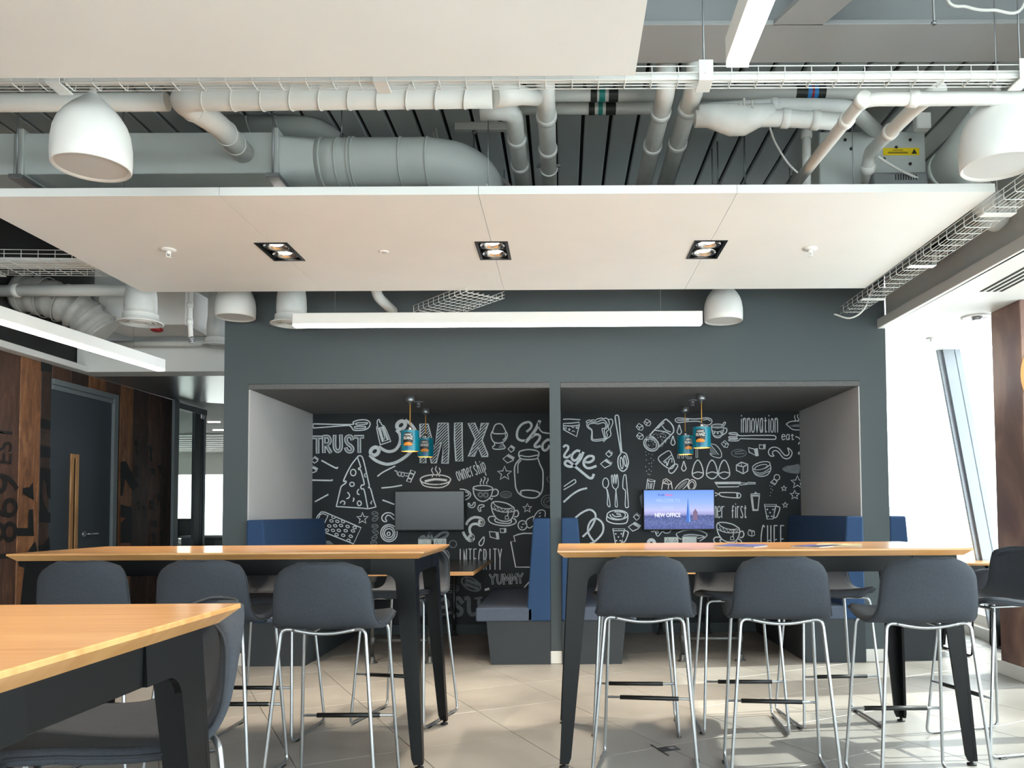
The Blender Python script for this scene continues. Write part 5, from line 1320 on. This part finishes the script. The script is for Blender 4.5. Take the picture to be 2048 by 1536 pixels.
D_('rolls','E').c(ell(1280,1030,90,95),18).line("1340,1000 1380,910 1500,845",18).line("1370,1060 1430,1085 1490,1045",18).line("1500,950 1520,850 1600,740 1690,715 1745,760 1740,860",18).line("1250,1060 1280,1080",16).line("1280,1010 1310,1000",16).line("1620,790 1650,770",16).line("1620,850 1650,840",16).done()
D_('apron_sign','E').line("1480,1195 1300,1195 1200,1215 1100,1250 1130,1360 1040,1360 1139,1887 1423,1887",22,False,False).done()
stext('lettering_integrity','5','INTEGRITY',975,1038,126,19,30.5,0,5)
letters2('lettering_yummy','5',["1165,1195 1182,1222","1200,1193 1182,1222","1182,1222 1184,1254","1212,1195 1213,1236 1225,1252 1238,1234 1240,1193","1252,1254 1254,1193","1254,1193 1269,1230","1269,1230 1284,1193","1284,1193 1287,1252","1299,1252 1300,1192","1300,1192 1314,1228","1314,1228 1328,1191","1328,1191 1332,1250","1338,1190 1352,1218","1368,1188 1352,1218","1352,1218 1354,1248"],9,4.5,'chalk')
d=D_('lettering_results','M','chalkdim'); d.line("735,610 735,770",34).line("735,640 780,605 840,610",26).line("915,690 1000,680 995,620 955,605 910,640 905,720 950,770 1015,745",30).line("1150,640 1110,595 1070,620 1090,670 1140,710 1135,755 1090,768 1050,735",36).line("1180,600 1215,600 1218,720 1250,765 1310,745",36).line("1280,598 1350,590",18).line("1318,598 1325,760",30).done()
d=D_('grater','D'); d.line("120,915 160,830 230,755 300,760 1045,1080 890,1410 300,1175",20,False,False).line("160,915 210,810 260,790 370,830 290,1000",18,False,False)
for (a,b) in ((480,865),(440,940),(560,950),(675,955),(395,1045),(515,1040),(635,1035),(770,1055),(915,1075),(350,1130),(470,1135),(590,1135),(730,1140),(880,1145),(545,1220),(680,1235),(835,1255),(790,1340)): d.c(ell(a,b,36,24,20,10),15)
d.done()
d=D_('almonds','D','chalkdim')
for (a,b,r_) in ((1330,790,10),(1335,895,-35),(1330,1050,5),(1340,1165,30),(1320,1285,-35),(1305,1390,0)): d.c(ell(a,b,64,40,r_,12),14).line([(a-40,b),(a+35,b-5)],14)
d.done()
D_('croissant','D').line("1720,820 1640,775 1540,785 1475,850 1480,920 1530,955 1570,940 1545,890 1580,830 1640,835 1720,910").done()
D_('spiral','D').c(ell(1610,1205,32,34),20).c(ell(1615,1190,90,92),20).c(ell(1615,1190,125,138),20).c(ell(1618,1190,168,174),20).done()
D_('plate_arc','D','chalkdim').fill("310,1345 400,1345 490,1420 310,1420",False).done()
D_('lettering_the','5','chalkdim').line("735,975 760,960 775,985 800,940",16).line("800,945 815,985",16).line("830,970 870,940 905,935 900,960 850,985",14).done()
D_('bagel','5','chalkdim').c(ell(932,1283,44,24),5).c(ell(938,1284,26,12),5).c(ell(940,1008,22,22),5).c(ell(895,1080,22,32),6).done()
D_('hot_dog','M','chalkdim').c(ell(1240,452,105,58,28),14).line("1190,410 1330,460",30).line("1180,450 1310,500",26).done()
D_('dash','M').line("1385,510 1420,500",20).line("1785,485 1835,430",12).done()
D_('plate_rim','E').line("0,290 80,295 180,340 220,400 180,470 110,510",20).line("60,330 150,360 180,400 110,435",18).done()
D_('bread','E','chalkdim').c(ell(1815,540,150,130),16).c(ell(1820,550,105,85),16).line("1770,560 1840,510",16).c("1780,60 1850,10 1850,170 1790,120",16,False).done()
# ---------------- booth with the lit screen
D_('pizza','F').line("70,190 200,185 410,200",18).c("70,275 230,270 390,250 395,310 340,545 180,460 70,400",18,False).line("75,320 230,328 390,310",18).c(ell(110,375,22,20,0,10),12).c(ell(190,400,16,16,0,10),14).c(ell(345,360,18,18,0,10),12).line("245,440 270,425 300,445",12).line("240,340 270,365 290,350",12).done()
D_('toast','F').c("550,300 570,260 640,240 760,245 850,205 920,220 970,300 950,380 905,410 930,560 900,610 780,635 680,630 640,590 650,470 640,410 590,380 555,340",16).c("580,310 620,280 700,270 780,285 860,260 920,270 940,330 910,375 860,390 905,560 870,590 700,605 665,580 660,440 640,390 590,350",16).line("545,265 540,230 600,205 640,212 680,200 720,212 760,185 800,175 850,165 900,178 940,165 1000,195 1060,190 1080,270 1030,400 1040,520 940,600 890,650",16).line("990,200 1010,280 985,340 1000,400 950,450 970,520 940,590",16).done()
D_('spatula','F').c("1130,150 1140,115 1165,105 1195,125 1215,250 1260,800 1290,865 1350,890 1385,980 1400,1080 1370,1190 1310,1250 1250,1240 1200,1170 1185,1050 1200,960 1245,890 1235,800 1150,300").c(ell(1262,1085,28,118,-5),18).c(ell(1335,1045,24,112,-8),18).done()
D_('cubes','F').c("935,900 1005,825 1065,870 1060,915 1000,965",18,False).line("1005,842 1060,882",44).c("830,1105 945,1010 1060,1075 1040,1125 920,1185",18,False).line("945,1032 1050,1090",56).done()
d=D_('sugar_cubes','F')
for dx,dy in ((0,0),(155,-90),(5,188)):
    q=lambda s_: [(a+dx,b+dy) for a,b in pts(s_)]
    d.c(q("1560,345 1612,275 1690,320 1705,360 1680,412 1612,408"),14,False).line(q("1632,358 1692,322"),14).line(q("1632,358 1612,408"),14).line(q("1632,358 1575,325"),14)
d.done()
d=D_('lettering_change','F'); d.line("75,755 110,725 160,740 165,800 100,900 90,960 150,970 220,920",40).line("400,840 340,835 260,900 240,980 290,1035 360,1000 420,900",44).line("475,870 420,1000 340,1100 290,1140 200,1160 120,1130 100,1080 140,1040 200,1060 290,1140 400,1230 520,1330 600,1390 660,1390 690,1320",46).line("490,1060 600,1070 680,1020 685,960 630,940 560,960 490,1040 490,1120 540,1180 620,1190 735,1150",44).done()
d=D_('shaker','K'); d.line("100,930 400,610 480,610 560,700 575,790 540,840 320,1060",20).c(ell(190,1010,132,108,35),18).c(ell(190,1010,100,80,35),14).line("240,770 430,800 520,850",16).line("300,740 410,640",16).line("380,700 440,770 520,800",14).line("110,890 200,870 300,960 330,1050",14)
random.seed(3); dl=[]
for k in range(260):
    a,b=random.uniform(100,520),random.uniform(780,1090)
    if ((a-190)**2+(b-1010)**2)**.5<82: dl.append((a,b))
    elif 0<(b-(780+(a-240)*.18)) and abs((a-350)*.73+(b-900)*.68)<125 and abs((a-350)*.68-(b-900)*.73)<105 and ((a-190)**2+(b-1010)**2)**.5>150: dl.append((a,b))
d.dots(dl[:80],6).dots([(100,1140),(150,1175),(105,1195),(210,1190),(188,1250),(108,1280),(230,1285),(155,1340),(200,1330),(98,1395),(198,1390),(155,1440),(112,1470),(190,1470),(140,1520),(170,1530)],7).done()
D_('spoon','K').c("600,600 640,565 760,570 900,580 1020,575 1120,560 1200,575 1230,620 1200,670 1130,685 1060,660 1000,620 800,625 650,640",16).line("640,600 830,595",18).line("1080,600 1150,585 1200,615",14).done()
d=D_('drops','K')
for (a,t_,b_,w_) in ((670,680,845,38),(563,870,1030,36),(748,1300,1470,38)): d.c([(a,t_),(a+w_*.6,t_+(b_-t_)*.45),(a+w_,t_+(b_-t_)*.75),(a,b_),(a-w_,t_+(b_-t_)*.75),(a-w_*.6,t_+(b_-t_)*.45)],15)
d.done()
D_('mug','K').line("1220,690 1230,780 1260,870 1320,900 1380,880 1420,790 1430,690",16).c(ell(1325,700,104,32),14).line("1430,735 1480,745 1470,810 1400,860",16).line("1230,780 1320,800 1420,775",12).line("1260,860 1320,875 1385,855",12).dots([(1270,820),(1327,824),(1385,816)],17).line("1380,720 1430,645 1455,635 1452,668 1400,735",14).done()
D_('mug_fill','K','chalkdim').fill(ell(1320,712,85,22)).done()
D_('salt_jar','K').c("310,1265 430,1150 500,1125 540,1180 590,1350 500,1430",15).line("400,1310 530,1200",14).line("420,1330 450,1310 460,1380 490,1300 500,1270 540,1250 545,1320",14).c("500,1430 600,1350 645,1385 560,1500 500,1490",15).done()
letters2('lettering_hot','6',["790,445 790,478","815,445 815,478","790,460 815,460","840,460 832,448","835,465 845,478 868,478","902,420 902,474"],12,6,'chalk')
D_('fork','G').c("400,470 540,470 610,525 900,520 1270,520 1345,545 1340,590 1270,600 750,590 620,590 570,630 400,630 400,600 530,600 560,575 400,575 400,545 540,545 545,510 410,495",18).done()
stext('lettering_innovation','G','innovation',630,172,285,62,86,0,17)
stext('lettering_eat','G','eat',1468,500,108,72,92,0,15)
D_('soup_bowl','G').line("1560,290 1640,240 1820,215",16).line("1560,290 1640,360 1700,400 1830,410",16).line("1740,110 1730,150 1750,190 1740,240",14).line("1800,90 1790,140 1815,190 1800,240",14).done()
D_('soup_fill','G','chalkdim').fill("1630,320 1740,295 1830,295 1830,345 1700,345",False).done()
d=D_('cube','G'); d.c("230,690 300,625 382,700 352,768 290,760",14,False).line("322,692 382,702",12).line("322,692 300,762",12).line("322,692 265,655",12).done()
D_('pastry','G').line("10,690 120,720 220,840 235,950 180,980 60,950 0,900",15).line("10,705 180,920 0,890",14,False,False).done()
D_('pastry_fill','G','chalkdim').fill("5,730 150,905 0,870",False).done()
D_('burger','G','chalkdim').c(ell(590,885,150,78),14).line("510,862 690,830",20).line("510,900 700,890",18).done()
D_('cubes','G').c("790,770 905,800 930,930 800,860",18,False).line("948,800 965,930",54).c("1010,712 1100,720 1090,800 1015,790",18,False).line("1118,712 1115,790",38).done()
D_('snake','G').c("1195,870 1230,790 1320,760 1410,790 1480,870 1540,930 1600,920 1620,870 1590,775 1660,830 1680,890 1640,970 1570,1000 1490,970 1420,880 1350,830 1290,850 1280,900 1310,940 1240,940",18).done()
d=D_('eggs','6')
for cx_ in (908,995,1070): d.c([(cx_,492),(cx_+20,515),(cx_+33,560),(cx_+30,590),(cx_,607),(cx_-30,590),(cx_-33,560),(cx_-20,515)],6).line([(cx_-31,575),(cx_,565),(cx_+31,572)],5.5)
d.done()
D_('ice_cube','G').c("540,1130 640,1070 775,1110 770,1250 680,1305 540,1235",22,False).line("540,1130 680,1165 680,1305",20,False,False).line("680,1165 775,1110",20).line("640,1080 650,1160",10).done()
D_('bowl','G').c(ell(1050,1140,185,72,-15),16).c(ell(1045,1170,132,44,-15),14).line("870,1220 930,1320 1040,1360 1170,1330 1245,1220 1230,1110",16).line("895,1260 1060,1290 1235,1190",12).line("910,1295 1050,1325 1215,1250",12).done()
D_('loaf','G','chalkdim').fill("1480,1210 1560,1150 1700,1130 1828,1115 1828,1290 1720,1300 1560,1270").done()
D_('salt_shaker','G').c(ell(1370,1380,58,58),14).c("1310,1415 1375,1465 1325,1535 1240,1485",18,False).line("1265,1470 1340,1520",12).dots([(1225,1550),(1270,1565),(1245,1610),(1280,1640),(1245,1690),(1230,1755)],9).done()
D_('frying_pan','I').c("95,150 630,145 580,240 165,245",18,False).line("115,175 620,172",26).c("625,160 760,168 775,150 930,155 935,180 770,186 620,208",14,False).done()
D_('peeler','I').c("190,380 250,360 560,365 625,400 620,450 560,470 250,440",18).line("105,365 190,390 110,425",22,False,False).line("560,372 560,465",34).done()
stext('lettering_first','I','first',440,640,235,55,72,0,16)
stext('lettering_customer','I','mer',70,640,235,70,80,0,16)
D_('takeaway_cup','I').c("835,390 1020,385 1010,430 980,730 880,730 840,430",20,False).line("870,450 895,705",14).line("840,425 1010,425",26).line("915,385 935,350 955,385",18).line("885,715 978,715",24).done()
def dotmug(z,dx,dy):
    d=Draw('dotted_mug',z); q=lambda s_: [(a+dx,b+dy) for a,b in pts(s_)]
    d.c(q("1115,600 1360,605 1290,900 1170,905"),18,False).line(q("1120,640 1365,640"),14).c(q("1340,660 1400,650 1430,690 1370,850 1310,860"),18).dots(q("1175,705 1290,705 1230,770 1190,845 1265,845"),17).done()
dotmug('I',0,0); dotmug('H',-33,500)
d=D_('stars','I'); 
for a,b,R in ((1515,275,62),(1735,410,102),(1540,615,62),(1790,150,140)): d.c(star(a,b,R),17 if R>80 else 14,False)
d.done()
stext('lettering_chef','I','CHEF',1040,1035,620,80,133,0,19)
D_('cube','I').c("775,1190 800,1120 910,1150 915,1230 860,1255 780,1225",14,False).line("855,1165 860,1255",12).line("855,1165 912,1152",12).line("855,1165 800,1125",12).done()
D_('teaspoon','H').c(ell(935,165,60,103),16).line("940,255 965,330 975,450 970,600 1005,650 1025,620 1000,450 968,300",16).done()
D_('table_fork','H').line("1050,20 1075,230 1140,310 1135,450 1130,620 1150,655 1175,630 1160,450 1150,300 1195,220 1180,20 1160,5 1145,180 1130,10 1110,10 1100,180 1075,10 1050,20",15).done()
D_('table_knife','H').c("1310,10 1345,0 1360,100 1400,600 1390,660 1350,665 1335,600 1340,330 1290,270 1290,120",16).done()
D_('ribbon','H').line("310,880 450,770 600,710 700,760 730,850 690,980 600,1130 470,1260",34).line("700,1370 600,1230 570,1100 620,960 730,890 850,960 890,1080 850,1220 700,1370 620,1400",34).line("80,550 250,400 400,310 545,270",34).line("80,235 280,100 320,120 300,170 80,300",18).done()
D_('bun','H').c(ell(1175,820,212,98),20).line("958,850 960,930 1050,980 1180,1000 1330,990 1380,940 1392,830",20).line("1020,810 1060,870 1170,905 1290,890 1340,810 1280,760 1120,755",20).line("1070,800 1130,850 1260,840",20).line("1160,795 1240,805",22).done()
D_('cubes','H').c("1505,860 1575,780 1640,830 1620,885 1570,930",18,False).line("1575,798 1632,842",46).c("1400,1065 1530,970 1640,1040 1600,1100 1490,1150",18,False).line("1530,995 1630,1055",60).done()
D_('glass','J').c("260,80 410,110 350,400 215,390",16,False).line("260,110 330,135 400,130",14).line("280,160 270,280",14).line("320,170 305,280",14).line("350,170 330,280",14).done()
D_('milk_carton','J').c("545,290 580,100 640,75 740,140 765,290 700,420 560,400",16,False).line("570,160 690,190 750,160",16).line("690,190 680,290",14).line("600,150 640,110 680,160",12).done()
D_('croissant','J').c(ell(960,220,190,66,-42),16).c(ell(1165,200,82,104,10),18).c(ell(1160,215,55,78,10),14).done()
D_('croissant_fill','J','chalkdim').fill(ell(960,215,140,34,-42)).done()
D_('leaf','J','chalkdim').fill("170,340 95,450 120,600 150,690 200,690 200,340",False).done()
D_('bow','J').line("330,1150 370,1165 400,1140 465,1255 560,1160 620,1190 700,1180 740,1130",16).c(ell(455,1170,22,26,20,10),12).done()
D_('soup_bowl','J').line("880,1180 1000,1140 1160,1125 1320,1140 1440,1185 1475,1230 1420,1290 1330,1350",18).line("855,1190 850,1230 900,1290 960,1320",18).line("1000,1235 1160,1215 1420,1260 1280,1300",14).hatch(pts("960,1250 1160,1210 1300,1230 1280,1290 980,1290"),30,9,80).done()
D_('doughnut','J').c(ell(335,1390,62,62),58).done()
D_('corner_marks','G').line("1755,545 1825,570 1835,605",18,False,False).line("1812,700 1830,660",18).line("1835,860 1808,885 1832,910",18).done()
